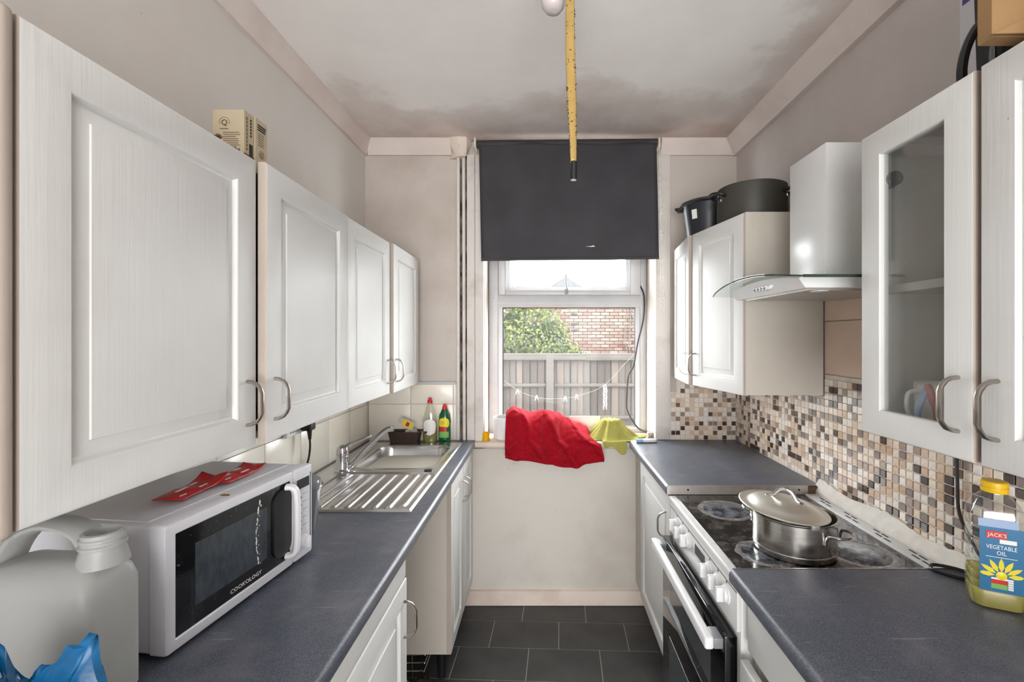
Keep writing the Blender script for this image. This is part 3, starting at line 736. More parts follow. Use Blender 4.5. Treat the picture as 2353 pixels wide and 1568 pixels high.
# ------------------------------------------------------------------ sink and tap
def sdrr(x, y, cx, cy, hx, hy, r):
    qx, qy = abs(x-cx)-hx+r, abs(y-cy)-hy+r
    return math.hypot(max(qx, 0), max(qy, 0))+min(max(qx, qy), 0)-r
def sst(a, b_, t):
    t = max(0, min(1, (t-a)/(b_-a))); return t*t*(3-2*t)
SX0, SX1, SY0, SY1 = -0.925, -0.425, 1.463, 2.410
ridges = [-0.465-0.0455*k for k in range(8)]
def sink_h(x, y):
    e = min(x-SX0, SX1-x, y-SY0, SY1-y)
    h = 0.0065*sst(0, 0.006, e) - 0.0025*sst(0.008, 0.018, e)
    d = sdrr(x, y, -0.645, 2.135, 0.175, 0.200, 0.065)
    h += 0.0025*sst(0.016, 0.008, d)*sst(-0.002, 0.004, d)
    if d < 0: h -= 0.155*sst(0, 0.034, -d)**0.8 + 0.010*sst(0.03, 0.2, -d)
    dd = sdrr(x, y, -0.635, 1.680, 0.195, 0.198, 0.05)
    if dd < 0.004 and y < 1.90:
        f = sst(0.004, -0.008, dd); h -= 0.004*f
        for rx in ridges:
            if abs(x-rx) < 0.016:
                y1 = 1.865
                h += 0.0062*sst(0.014, 0.005, abs(x-rx))*sst(1.484, 1.494, y)*sst(y1, y1-0.02, y)*sst(-0.004, -0.02, dd)
    dt = math.hypot(x+0.83, y-1.89)
    h += 0.003*sst(0.055, 0.045, dt)
    return h
snk = thing('kitchen_sink', 'stainless steel sink with grooved drainer set into the left worktop', 'sink', (-0.675, 1.94, 0.9))
def sink_grid():
    b = MB(); nx, ny = 150, 210
    return b.grid(lambda u, v: (SX0+(SX1-SX0)*u, SY0+(SY1-SY0)*v, 0.9005+sink_h(SX0+(SX1-SX0)*u, SY0+(SY1-SY0)*v)), nx, ny)
sink_grid().build('basin', m_steel, snk, sharp=60)
b = MB(); b.lathe([(0.0, 0.001), (0.030, 0.001), (0.034, 0.003), (0.036, 0.0)], (-0.645, 2.135, 0.737), 24); b.build('plug_hole', m_chrome, snk)
b = MB(); b.lathe([(0.018, 0.0), (0.018, 0.0035), (0.014, 0.005), (0.0, 0.005)], (-0.478, 1.905, 0.9035), 20); b.build('overflow_cap', m_black, snk)
tap = thing('mixer_tap', 'chrome single-lever mixer tap standing at the back of the sink', 'tap', (-0.832, 1.89, 0.907))
b = MB(); b.lathe([(0.031, 0), (0.031, 0.005), (0.0255, 0.009), (0.024, 0.012), (0.024, 0.062), (0.0225, 0.064), (0.0225, 0.067), (0.0245, 0.069), (0.0245, 0.083), (0.021, 0.098), (0.012, 0.106), (0.0, 0.108)], (-0.832, 1.89, 0.907), 28); b.build('body', m_chrome, tap)
b = MB(); b.tube(smooth_path([(-0.825, 1.895, 1.004), (-0.805, 1.92, 1.014), (-0.755, 1.985, 1.030)]), [0.009]*6+[0.006]*6+[0.0045], 10); b.ball((-0.753, 1.988, 1.031), 0.006); b.build('lever', m_chrome, tap)
b = MB(); b.tube(smooth_path([(-0.818, 1.897, 0.921), (-0.802, 1.915, 0.928), (-0.772, 1.98, 0.972), (-0.735, 2.06, 1.020), (-0.716, 2.095, 1.036), (-0.698, 2.118, 1.036)]), [0.010]*4+[0.0125]*26+[0.0135], 12); b.build('spout', m_chrome, tap)
MB().ball((-0.811, 1.873, 0.984), (0.003, 0.003, 0.003), 8).build('hot_mark', M_plain('red_mark', m_red, 0.3, vary=0.1), tap)
# ------------------------------------------------------------------ things by the sink
m_tray = M_plain('dark_brown_tray', C(64, 46, 40), 0.5, vary=0.25, vscale=30)
tr = thing('food_tray', 'dark brown ribbed plastic tray on the worktop behind the sink', 'tray', (-0.735, 2.435, 0.9))
b = MB(); rs = []
def rrect(hx, hy, r, z, n=6, wave=0.0):
    out = []
    for k, (sx, sy) in enumerate(((1, 1), (-1, 1), (-1, -1), (1, -1))):
        for i in range(n+1):
            an = math.pi/2*(k+i/n); out.append((sx*(hx-r)+r*math.cos(an), sy*(hy-r)+r*math.sin(an), z))
    return out
for hx, hy, z in ((0.070, 0.026, 0.0), (0.073, 0.029, 0.002), (0.083, 0.038, 0.058), (0.090, 0.043, 0.059), (0.090, 0.043, 0.062), (0.081, 0.036, 0.061), (0.070, 0.027, 0.005)): rs.append(rrect(hx, hy, 0.012, z))
b.rings(rs)
b.build('tray_body', m_tray, tr, local=True)
for i in range(15):
    x = -0.07+0.01*i; MB().tube([(x*0.98, -0.0285, 0.003), (x*1.1, -0.0385, 0.057)], 0.0022, 6).build('rib', m_tray, tr, local=True)
m_foil = M_plain('scrunched_white_plastic', C(196, 194, 188), 0.4, vary=0.4, vscale=40)
def crumple(c, s, seed, m, name, label, cat, seg=14, amp=0.5, group=None):
    b = MB(); b.ball((0, 0, 0), s, seg)
    for v in b.bm.verts:
        d = mnoise.noise(Vector(v.co)*(2.2/max(s))+Vector((seed, seed*2, 0)))*amp+mnoise.noise(Vector(v.co)*(6/max(s))+Vector((seed, 0, 3)))*amp*0.5
        v.co *= 1+d
    zmin = min(v.co.z for v in b.bm.verts)
    for v in b.bm.verts: v.co.z -= zmin
    o = b.build(name, m, None, sharp=12); o.location = c
    return tag(o, label, cat, group)
crumple((-0.70, 2.438, 0.9075), (0.035, 0.020, 0.030), 3, m_foil, 'plastic_scrap', 'crumpled clear plastic scrap lying in the brown tray', 'scrap')
# label-bearing soft pack resting on the tap and tray
pk = thing('detergent_refill', 'yellow and red labelled clear pack resting behind the tap spout', 'packet', (-0.705, 2.36, 0.962))
Mp = Matrix.Translation((-0.715, 2.40, 1.008)) @ Matrix.Scale(0.72, 4) @ Matrix.Rotation(math.radians(28), 4, 'Y') @ Matrix.Rotation(math.radians(-8), 4, 'Z')
b = MB(); b.rings([[Mp @ Vector((x, sy*t, sz*h)) for sy, sz in ((-1, -1), (1, -1), (1, 1), (-1, 1))] for x, t, h in ((-0.065, 0.004, 0.014), (-0.05, 0.012, 0.020), (0.0, 0.016, 0.024), (0.035, 0.014, 0.026), (0.055, 0.003, 0.024))])
b.build('pouch', M_plain('clear_pack', C(206, 200, 184), 0.2, vary=0.1), pk)
def decal(name, M, x0, x1, y0, y1, m, parent, th=0.0006):
    b = MB(); b.box(x0, x1, y0, y1, -th, th, M=M); return b.build(name, m, parent)
m_yel = M_plain('yellow_print', C(232, 212, 40), 0.4, vary=0.05); m_redp = M_plain('red_print', C(196, 38, 34), 0.4, vary=0.08)
m_wht = M_plain('white_print', C(236, 234, 230), 0.5, vary=0.04); m_blk = M_plain('black_print', C(34, 30, 28), 0.5, vary=0.1)
m_grn = M_plain('green_print', C(120, 176, 90), 0.5, vary=0.08)
F = Mp @ frame((-0.0, -0.0168, 0.0), (1, 0, 0), (0, 0, 1))
decal('yellow_label', F, -0.028, 0.05, -0.021, 0.021, m_yel, pk); F2 = Mp @ frame((0, -0.0178, 0), (1, 0, 0), (0, 0, 1)); decal('red_label', F2, 0.0, 0.026, -0.014, 0.016, m_redp, pk)

def soap(name, label, loc, prof, liquid_top, colmat, liqmat, capcol, group, sx=1.0, sy=0.62):
    t = thing(name, label, 'bottle', loc, 0, group)
    MB().lathe(prof, (0, 0, 0), 28, sx, sy).build('bottle_body', colmat, t, local=True)
    if liqmat:
        lp = [(max(r-0.0016, 0), max(z, 0.002)) for r, z in prof if z < liquid_top] ; lp.append((lp[-1][0], liquid_top)); lp.append((0, liquid_top))
        MB().lathe(lp, (0, 0, 0), 28, sx, sy).build('liquid', liqmat, t, local=True)
    zt = prof[-1][1]
    b = MB(); b.lathe([(0.013, 0), (0.013, 0.014), (0.009, 0.017), (0.009, 0.026), (0.0075, 0.028), (0, 0.028)], (0, 0, zt-0.006), 18)
    b.build('cap', M_plain('cap_'+name, capcol, 0.35, vary=0.05), t, local=True)
    return t
m_clear = M_clear('clear_bottle_plastic', (0.93, 0.94, 0.90), 0.08, 0.05, (0.8, 0.8, 0.75), 0.08)
def liquid(name, col, rough=0.05):
    t = NT(name); v = t.coords(); tr_ = t.n('ShaderNodeBsdfTransparent'); tr_.inputs[0].default_value = col
    p = t.bsdf(tuple(x*0.75 for x in col[:3])+(1,), rough); mx = t.n('ShaderNodeMixShader'); mx.inputs[0].default_value = 0.45
    t.l(tr_.outputs[0], mx.inputs[1]); t.l(p, mx.inputs[2]); return t.done(mx.outputs[0])
s1 = soap('dish_soap_bottle', 'clear washing-up bottle with red cap, pale label and a little yellow-green soap', (-0.602, 2.432, 0.9), [(0.030, 0), (0.036, 0.004), (0.038, 0.02), (0.039, 0.10), (0.036, 0.135), (0.024, 0.180), (0.014, 0.205), (0.012, 0.216)], 0.075, m_clear, liquid('pale_green_soap', C(206, 202, 110)), C(206, 30, 40), 'washing-up bottles')
b = MB(); 
def label_patch(b, sx, sy, r, a0, a1, z0, z1, n=10, rz=lambda z: 1.0):
    rows = 8; rings_ = []
    for j in range(rows+1):
        z = z0+(z1-z0)*j/rows
        rings_.append([(rz(z)*(r)*math.cos(a0+(a1-a0)*i/n)*sx, rz(z)*(r)*math.sin(a0+(a1-a0)*i/n)*sy, z) for i in range(n+1)])
    return b.rings(rings_, False, False, False)
def oval_label(sx, sy, r, am, aw, zm, zh, rz=lambda z: 1.0):
    b = MB(); rows = 10; n = 8; rings_ = []
    for j in range(rows+1):
        q = -1+2*j/rows; z = zm+zh*q; w = aw*math.sqrt(max(0.03, 1-abs(q)**3))
        rings_.append([(rz(z)*r*math.cos(am-w+2*w*i/n)*sx, rz(z)*r*math.sin(am-w+2*w*i/n)*sy, z) for i in range(n+1)])
    return b.rings(rings_, False, False, False)
fr_a = -math.pi/2
oval_label(1.0, 0.62, 0.0396, fr_a+0.05, 0.95, 0.085, 0.042).build('label', m_wht, s1, local=True)
decal('barcode', Matrix.Translation((-0.602, 2.432, 0.9)) @ frame((-0.016, -0.0255, 0.058), (1, 0, 0), (0, 0, 1)), -0.008, 0.006, -0.006, 0.006, m_blk, s1)
m_gbot = M_plain('green_bottle', C(18, 92, 52), 0.12, vary=0.2, vscale=20, spec=0.6)
s2 = soap('dish_soap_bottle', 'dark green washing-up bottle with red cap beside the window boxing', (-0.525, 2.438, 0.9), [(0.027, 0), (0.031, 0.004), (0.032, 0.05), (0.031, 0.09), (0.033, 0.11), (0.029, 0.145), (0.018, 0.168), (0.013, 0.182)], 0, m_gbot, None, C(206, 30, 40), 'washing-up bottles', 1.0, 0.7)
oval_label(1.0, 0.7, 0.0335, fr_a, 0.95, 0.105, 0.028).build('label', m_yel, s2, local=True)
label_patch(MB(), 1.0, 0.7, 0.0333, fr_a-0.85, fr_a+0.85, 0.028, 0.060).build('label_foot', m_grn, s2, local=True)
label_patch(MB(), 1.0, 0.7, 0.0339, fr_a-0.75, fr_a+0.45, 0.060, 0.086).build('label_band', m_redp, s2, local=True)
text('75', 0.022, Matrix.Translation((-0.525, 2.438, 0.9)) @ frame((-0.016, -0.0245, 0.098), (1, 0, 0), (0, 0, 1)), m_grn, s2)

# ------------------------------------------------------------------ microwave
mw_rot = math.atan2(0.40, 0.05)
mw = thing('microwave', 'white microwave oven with a black splashed glass door on the left worktop', 'microwave', (-0.647, 0.780, 0.9), mw_rot)
W_, D_, H_ = 0.403, 0.285, 0.238
m_mw = M_plain('microwave_white', C(208, 208, 214), 0.35, vary=0.04, vscale=9)
MB().box(0.004, W_-0.003, 0.034, D_, 0.012, H_-0.003, 0.006, 3).build('casing', m_mw, mw, local=True)
MB().box(0.010, W_-0.01, 0.029, 0.036, 0.016, H_-0.008).build('door_gap', m_dark, mw, local=True)
for x in (0.04, W_-0.04):
    for y in (0.05, D_-0.03): MB().cyl((x, y, 0), (x, y, 0.014), 0.012, 0.014, 12).build('foot', m_black, mw, local=True)
# raised panel on the lid
b = MB(); b.box(0.02, W_-0.02, 0.055, D_-0.01, H_-0.004, H_-0.0015, 0.001, 1); b.build('lid_panel', m_mw, mw, local=True)
xs = 0.330
# door: frame ring with opening
def ring_xz(ins, y, x0, x1, z0, z1, r=0.006, n=4):
    x0 += ins; x1 -= ins; z0 += ins; z1 -= ins; r = max(r-ins*0.3, 0.002); out = []
    for cx, cz, a in ((x1-r, z1-r, 0), (x0+r, z1-r, 1), (x0+r, z0+r, 2), (x1-r, z0+r, 3)):
        for i in range(n+1): an = math.pi/2*(a+i/n); out.append((cx+r*math.cos(an), y, cz+r*math.sin(an)))
    return out
b = MB(); z0, z1 = 0.012, H_
b.rings([ring_xz(0, 0.030, 0, xs, z0, z1), ring_xz(0, 0.005, 0, xs, z0, z1), ring_xz(0.0015, 0.0012, 0, xs, z0, z1), ring_xz(0.005, 0, 0, xs, z0, z1), ring_xz(0.019, 0, 0, xs+0.012, z0, z1), ring_xz(0.021, 0.0025, 0, xs+0.012, z0, z1), ring_xz(0.021, 0.006, 0, xs+0.012, z0, z1)], True, True, True)
md = b.build('door', m_mw, mw, local=True)
def M_mwglass():
    t = NT('microwave_door_glass'); v = t.coords()
    s1_ = t.ramp(t.noise(160, v, 3, 0.7), [(0.66, 0.0), (0.74, 0.45)])
    s2_ = t.ramp(t.noise(30, t.coords((1, 1, 0.25)), 6, 0.7), [(0.52, 0.0), (0.8, 0.22)])
    c = t.mix(s1_, C(16, 17, 20), C(170, 172, 175)); c = t.mix(s2_, c, C(110, 118, 124))
    return t.done(t.bsdf(c, 0.07, 0, None, spec=0.6))
m_mwg = M_mwglass()
MB().box(0.0205, xs-0.008, 0.0035, 0.0058, z0+0.0205, z1-0.0205).build('door_glass', m_mwg, md, local=True)
m_mesh = M_plain('door_mesh_window', C(52, 58, 64), 0.10, col2=C(66, 73, 79), vscale=90, stretch=(1, 1, 0.4))
MB().box(0.062, 0.245, 0.0030, 0.0036, z0+0.055, z1-0.055).build('mesh_window', m_mesh, md, local=True)
# dried splash runs
m_splash = M_plain('dried_splash', C(222, 222, 220), 0.6, vary=0.1)
b = MB(); x = 0.222; z = z1-0.034
for i in range(46):
    x += R.uniform(-.0016, .0016); z -= 0.0030; s = R.choice((0.0006, 0.001, 0.0018, 0.0024))
    if z < z0+0.035: break
    b.ball((x+(0.006 if i % 7 == 3 else 0), 0.0030, z), (s*0.9, 0.0005, s*R.uniform(1, 2.2)), 6)
o = b.build('splash_marks', m_splash, md, local=True); o['kind'] = 'stuff'
text('COOKOLOGY', 0.0115, frame((0.142, 0.0030, z0+0.030), (1, 0, 0), (0, 0, 1)), m_wht, md, local=True, sx=1.15, ext=0.0001, name='lettering')
# handle on black mount
b = MB(); b.rings([ring_xz(0, y, 0.262, 0.322, 0.048, 0.205, 0.028, 8) for y in (0.0034, -0.001)], True, True, True); b.build('handle_mount', m_black, md, local=True)
b = MB(); b.tube(smooth_path([(0.304, 0.0, 0.207), (0.308, -0.014, 0.205), (0.311, -0.022, 0.188), (0.311, -0.024, 0.125), (0.311, -0.022, 0.062), (0.308, -0.014, 0.046), (0.304, 0.0, 0.044)], 5), 0.0105, 10, flat=(0.7, 1.1)); b.build('door_handle', m_white, md, local=True)
# control panel
b = MB(); b.rings([ring_xz(0, 0.030, xs+0.0015, W_, z0, z1), ring_xz(0, 0.005, xs+0.0015, W_, z0, z1), ring_xz(0.0015, 0.0012, xs+0.0015, W_, z0, z1), ring_xz(0.005, 0, xs+0.0015, W_, z0, z1)], True, True, True)
cp = b.build('control_panel', m_mw, mw, local=True)
MB().box(xs+0.012, W_-0.014, -0.0008, 0.001, z1-0.052, z1-0.028).build('display', m_black, cp, local=True)
for i, dx in enumerate((0, 0.007, 0.017, 0.024)): MB().box(xs+0.020+dx, xs+0.0245+dx, -0.0011, 0, z1-0.046, z1-0.035).build('display_digit', m_mesh, cp, local=True)
for i in range(5):
    z = z1-0.074-0.0195*i
    MB().cyl((xs+0.026, -0.0012, z), (xs+0.026, 0.001, z), 0.0028, 0.0028, 10).build('button', m_black, cp, local=True)
    MB().box(xs+0.034, xs+0.052, -0.0005, 0.001, z+0.006, z+0.0066).build('button_mark', m_mesh, cp, local=True)
MB().box(W_-0.010, W_-0.0075, -0.0004, 0.001, z0+0.03, z1-0.02).build('panel_groove', m_mesh, cp, local=True)
b = MB(); Mk = frame((xs+0.036, 0.0, z0+0.040), (1, 0, 0), (0, 0, 1)); b.lathe([(0.016, 0.0), (0.016, 0.006), (0.0145, 0.012), (0, 0.013)], M=Mk, seg=22); b.box(-0.0045, 0.0045, -0.014, 0.014, 0.010, 0.020, 0.002, M=Mk); b.build('timer_dial', m_white, cp, local=True)
# red foil sachets on top
m_sach = M_plain('red_foil', C(198, 34, 38), 0.35, vary=0.25, vscale=18, spec=0.6, bscale=25, bstr=0.25)
MWM = Matrix.Translation((-0.647, 0.780, 0.9)) @ Matrix.Rotation(mw_rot, 4, 'Z')
def sachet(label, cx, cy, rot, L, Wd, seed, curl):
    Ms = MWM @ Matrix.Translation((cx, cy, H_+0.0055)) @ Matrix.Rotation(rot, 4, 'Z')
    t = thing('food_sachet', label, 'sachet', Ms.translation, mw_rot+rot, 'red sachets on the microwave')
    def f(u, v):
        x, y = (u-0.5)*L, (v-0.5)*Wd
        z = 0.0035*math.sin(math.pi*u)*math.sin(math.pi*v)+0.002*mnoise.noise(Vector((x*40+seed, y*40, 0)))
        c_ = max(0, u-0.72)/0.28; z += curl*c_**1.5*(0.4+0.6*abs(v-0.5)*2)
        return (x, y, max(z, -0.001))
    MB().grid(f, 24, 10).build('pouch', m_sach, t, local=True, solid=0.0018)
    for (px, py, w, h) in ((-0.02, 0.008, 0.030, 0.006), (0.012, -0.012, 0.024, 0.005), (0.02, 0.014, 0.020, 0.006), (-0.045, -0.014, 0.016, 0.003)):
        q = f(px/L+0.5, py/Wd+0.5)[2]
        MB().box(px-w/2, px+w/2, py-h/2, py+h/2, q+0.0012, q+0.0018).build('print_mark', m_wht, t, local=True)
sachet('torn red foil sachet lying nearer on the microwave', 0.17, 0.115, math.radians(8), 0.135, 0.060, 1.0, 0.016)
sachet('second red foil sachet, half under the other, on the far side of the microwave', 0.275, 0.105, math.radians(4), 0.125, 0.058, 5.0, 0.010)
cr = MB(); cr.rings([[(-0.012, 0, 0), (-0.002, -0.004, 0), (0.010, -0.003, 0), (0.007, 0.005, 0)], [(-0.010, 0, 0.0015), (-0.001, -0.002, 0.004), (0.006, -0.001, 0.003), (0.005, 0.003, 0.002)]])
o = cr.build('food_crumb', M_plain('brown_crumb', C(120, 92, 58), 0.8, vary=0.3, vscale=200)); o.location = MWM @ Vector((0.155, 0.026, H_)); tag(o, 'tiny brown crumb on the front edge of the microwave top', 'crumb')
# grey beaker behind microwave
bk = thing('plastic_beaker', 'grey translucent beaker just visible past the far end of the microwave', 'beaker', (-0.700, 1.315, 0.9))
m_smk = M_plain('grey_smoked_plastic', C(120, 122, 126), 0.15, vary=0.2, vscale=10)
MB().lathe([(0.040, 0.0), (0.042, 0.003), (0.054, 0.115), (0.058, 0.132), (0.052, 0.150), (0.030, 0.162), (0.0, 0.162)], (0, 0, 0), 28).build('cup', m_smk, bk, local=True)
MB().tube([(0.0585*math.cos(2*math.pi*i/28), 0.0585*math.sin(2*math.pi*i/28), 0.132) for i in range(28)], 0.0022, 6, closed=True).build('rim', m_smk, bk, local=True)
# wall socket and plug
ws = thing('wall_socket', 'white double wall socket half hidden under the left wall cabinet', 'socket', (XL+0.025, 1.735, 1.13))
MB().box(XL+0.025, XL+0.040, 1.662, 1.808, 1.092, 1.178, 0.004, 3).build('face_plate', m_white, ws)
b = MB()
for y in (1.690, 1.704): b.box(XL+0.0398, XL+0.0404, y-0.003, y+0.003, 1.104, 1.109)
b.build('socket_slots', m_black, ws)
pl = thing('mains_plug', 'black plug with a drooping lead in the socket behind the microwave', 'plug', (XL+0.06, 1.772, 1.10))
MB().box(XL+0.041, XL+0.082, 1.750, 1.796, 1.100, 1.150, 0.008, 3).build('plug_body', m_black, pl)
b = MB(); b.tube([(XL+0.066, 1.773, 1.103), (XL+0.068, 1.773, 1.065)], [0.0095, 0.006], 10); b.build('strain_relief', m_black, pl)
b = MB(); b.tube(smooth_path([(XL+0.068, 1.773, 1.066), (XL+0.070, 1.770, 1.03), (XL+0.072, 1.750, 0.985), (XL+0.075, 1.70, 0.945), (XL+0.08, 1.55, 0.908), (XL+0.07, 1.35, 0.906), (XL+0.06, 1.24, 0.906)]), 0.0038, 8); b.build('lead', m_black, pl)

# ------------------------------------------------------------------ jerrycan
m_hdpe = M_trans('milky_plastic', C(200, 201, 199), 0.35, 0.5, 0.08, 6, 25, 0.08, 0.3)
jg = thing('plastic_jerrycan', 'empty milky-white plastic jerrycan without a cap at the left edge', 'jerrycan', (-0.7285, 0.684, 0.9))
jx, jy = 0.088, 0.046
def jring(hx, hy, r, z, dx=0.0, slope=0.0):
    return [(x+dx, y, z+slope*(x/0.088)) for x, y, _ in rrect(hx, hy, r, 0, 8)]
b = MB()
def jtop(x): return 0.0
b.rings([jring(jx-0.016, jy-0.012, 0.014, 0.0), jring(jx-0.003, jy-0.003, 0.014, 0.008), jring(jx, jy, 0.014, 0.020), jring(jx, jy, 0.014, 0.12), jring(jx, jy, 0.015, 0.196, 0, -0.006), jring(jx-0.004, jy-0.004, 0.018, 0.214, 0, -0.006), jring(jx-0.020, jy-0.016, 0.02, 0.229, 0.002, -0.004), jring(jx-0.045, jy-0.032, 0.008, 0.236, 0.01, 0.0)])
b.build('can_body', m_hdpe, jg, local=True, sharp=50)
b = MB(); b.lathe([(0.032, -0.012), (0.0285, 0.004), (0.0265, 0.010), (0.0265, 0.014), (0.0285, 0.015), (0.0285, 0.018), (0.0262, 0.020), (0.0262, 0.024), (0.0278, 0.025), (0.0278, 0.028), (0.0255, 0.030), (0.0255, 0.035), (0.021, 0.036), (0.021, 0.004)], (0.064, 0.004, 0.236), 28, cap0=False, cap1=True); b.build('neck', m_hdpe, jg, local=True)
b = MB(); b.tube(smooth_path([(0.052, 0.010, 0.238), (0.034, 0.012, 0.262), (0.008, 0.014, 0.275), (-0.030, 0.015, 0.279), (-0.066, 0.014, 0.262), (-0.082, 0.008, 0.225), (-0.080, 0.0, 0.19)], 6), [0.012]*6+[0.0115]*18+[0.014]*12+[0.016], 12, flat=(0.8, 1.9)); b.build('carry_handle', m_hdpe, jg, local=True)

# blue carrier bag
def M_bag():
    return M_trans('blue_polythene', C(22, 112, 170), 0.3, 0.35, 0.5, 14, 30, 0.4, 0.3)
bag = thing('carrier_bag', 'crumpled blue plastic bag in the bottom left corner', 'bag', (-0.580, 0.50, 0.9))
def bagf(u, v):
    a = 2*math.pi*u; zz = v
    prof = [(0, 0.065), (0.3, 0.085), (0.65, 0.075), (1.0, 0.045)]
    r = interp(prof, zz); fold = 0.022*mnoise.noise(Vector((math.cos(a)*2.2, math.sin(a)*2.2, zz*2.5)))+0.010*mnoise.noise(Vector((math.cos(a)*6, math.sin(a)*6, zz*5+3)))
    pk_ = 0.045*zz*max(0, math.sin(3*a+0.6))+0.02*zz*math.sin(5*a)
    return ((r+fold)*math.cos(a)*1.15, (r+fold)*math.sin(a)*0.75, 0.155*zz+pk_+0.01)
MB().grid(bagf, 72, 16).build('bag_side', M_bag(), bag, local=True, sharp=16, solid=0.0006)
bb = MB(); bb.grid(lambda u, v: (bagf(u, 1.0)[0]*(1-0.9*v), bagf(u, 1.0)[1]*(1-0.9*v), bagf(u, 1.0)[2]-0.05*v+0.015*mnoise.noise(Vector((u*14, v*5, 1)))), 72, 6)
bb.build('bag_mouth', bpy.data.materials['blue_polythene'], bag, local=True, sharp=14, solid=0.0006)

# ------------------------------------------------------------------ boxes above the left cabinets
m_card = M_plain('cream_carton', C(190, 175, 148), 0.6, vary=0.06, vscale=20)
m_maroon = M_plain('maroon_print', C(118, 44, 32), 0.55, vary=0.1); m_brown = M_plain('brown_ink', C(84, 62, 34), 0.6, vary=0.1); m_ink = M_plain('grey_ink', C(128, 112, 88), 0.6, vary=0.1)
Z0 = ZL1
def carton(label, x0, x1, y0, y1, h, rot=0.0):
    t = thing('tea_carton', label, 'carton', ((x0+x1)/2, (y0+y1)/2, Z0), rot, 'cartons on the left cabinet')
    hx, hy = (x1-x0)/2, (y1-y0)/2
    MB().box(-hx, hx, -hy, hy, 0, h, 0.0012, 1).build('carton_body', m_card, t, local=True)
    return t, hx, hy
t1, hx, hy = carton('cream carton with a round Q emblem, nearer one on the left cabinet', -0.816, -0.738, 1.124, 1.163, 0.152)
Fn = frame((-hx, -hy-0.0004, 0), (1, 0, 0), (0, 0, 1))
b = MB(); 
def arcstroke(parent, M, cx, cy, r, a0, a1, w, m, name='emblem_arc', n=24):
    b = MB(); b.tube([M @ Vector((cx+r*math.cos(a0+(a1-a0)*i/n), cy+r*math.sin(a0+(a1-a0)*i/n), 0)) for i in range(n+1)], w, 4); return b.build(name, m, parent, local=True)
arcstroke(t1, Fn, 0.030, 0.120, 0.0125, -0.4, math.pi+0.4, 0.0006, m_ink)
text('Q', 0.020, Fn @ Matrix.Translation((0.030, 0.113, 0)), m_brown, t1, align='CENTER', local=True)
def bars(parent, M, x, y, n, w, dy, h, m, name='print_line', jitter=0.25):
    for i in range(n):
        ww = w*(1-jitter*R.random()); MB().box(x, x+ww, y-dy*i, y-dy*i+h, -0.0003, 0.0004, M=M).build(name, m, parent, local=True)
bars(t1, Fn, 0.019, 0.103, 1, 0.022, 0.003, 0.0022, m_ink)
bars(t1, Fn, 0.027, 0.094, 7, 0.042, 0.0052, 0.0017, m_ink)
def leaf(parent, M, cx, cy, L, W, ang, m):
    b = MB(); ca_, sa_ = math.cos(ang), math.sin(ang)
    pts = [(-L/2, 0), (-L/6, W/2), (L/4, W/2.4), (L/2, 0), (L/4, -W/2.4), (-L/6, -W/2)]
    b.rings([[M @ Vector((cx+p*ca_-q*sa_, cy+p*sa_+q*ca_, d)) for p, q in pts] for d in (-0.0003, 0.0004)]); return b.build('printed_leaf', m, parent, local=True)
for k, a in enumerate((0.5, 0.9, 1.3, 1.7, 2.1)): leaf(t1, Fn, 0.013+0.007*math.cos(a)*1.2, 0.076+0.010*math.sin(a), 0.014, 0.004, a, m_brown)
for cx, cy in ((0.046, 0.050), (0.055, 0.050), (0.064, 0.045)):
    for k in range(3):
        for sg in (-1, 1): leaf(t1, Fn, cx+sg*0.0022, cy+0.004*k, 0.006, 0.0026, math.pi/2-sg*0.7, m_brown)
Fs = frame((hx+0.0004, -hy, 0), (0, 1, 0), (0, 0, 1))
MB().box(0, 2*hy, 0, 0.046, -0.0003, 0.0003, M=Fs).build('maroon_band', m_maroon, t1, local=True)
MB().box(0.020, 0.033, 0.0, 0.075, -0.0003, 0.0006, M=Fs).build('dark_panel', m_blk, t1, local=True)
for i in range(6): MB().box(0.024, 0.029, 0.094+0.0078*i, 0.099+0.0078*i, -0.0003, 0.0004, M=Fs).build('print_mark', m_blk, t1, local=True)
for i in range(9): MB().box(0.008, 0.014, 0.055+0.0095*i, 0.062+0.0095*i, -0.0003, 0.0004, M=Fs).build('print_mark', m_ink, t1, local=True)
t2, hx, hy = carton('cream carton with small lettered end, tucked behind the larger carton', -0.816, -0.736, 1.1645, 1.216, 0.154)
Fs = frame((hx+0.0004, -hy, 0), (0, 1, 0), (0, 0, 1))
for i in range(3): MB().box(0.010, 0.045-0.002*i, 0.136-0.006*i, 0.1395-0.006*i, -0.0003, 0.0004, M=Fs).build('print_line', m_blk, t2, local=True)
bars(t2, Fs, 0.012, 0.116, 6, 0.028, 0.006, 0.002, m_ink)
arcstroke(t2, Fs, 0.027, 0.064, 0.010, 0, 2*math.pi, 0.0006, m_ink)
text('Q', 0.016, Fs @ Matrix.Translation((0.027, 0.0585, 0)), m_brown, t2, align='CENTER', local=True)
leaf(t2, Fs, 0.018, 0.030, 0.026, 0.011, 1.8, m_brown)
for k in range(3): MB().box(0.031, 0.041, 0.024+0.006*k, 0.028+0.006*k, -0.0003, 0.0004, M=Fs).build('print_line', m_brown, t2, local=True)
MB().box(0.044, 0.0515, 0.0, 0.036, -0.0003, 0.0003, M=Fs).build('maroon_band', m_maroon, t2, local=True)

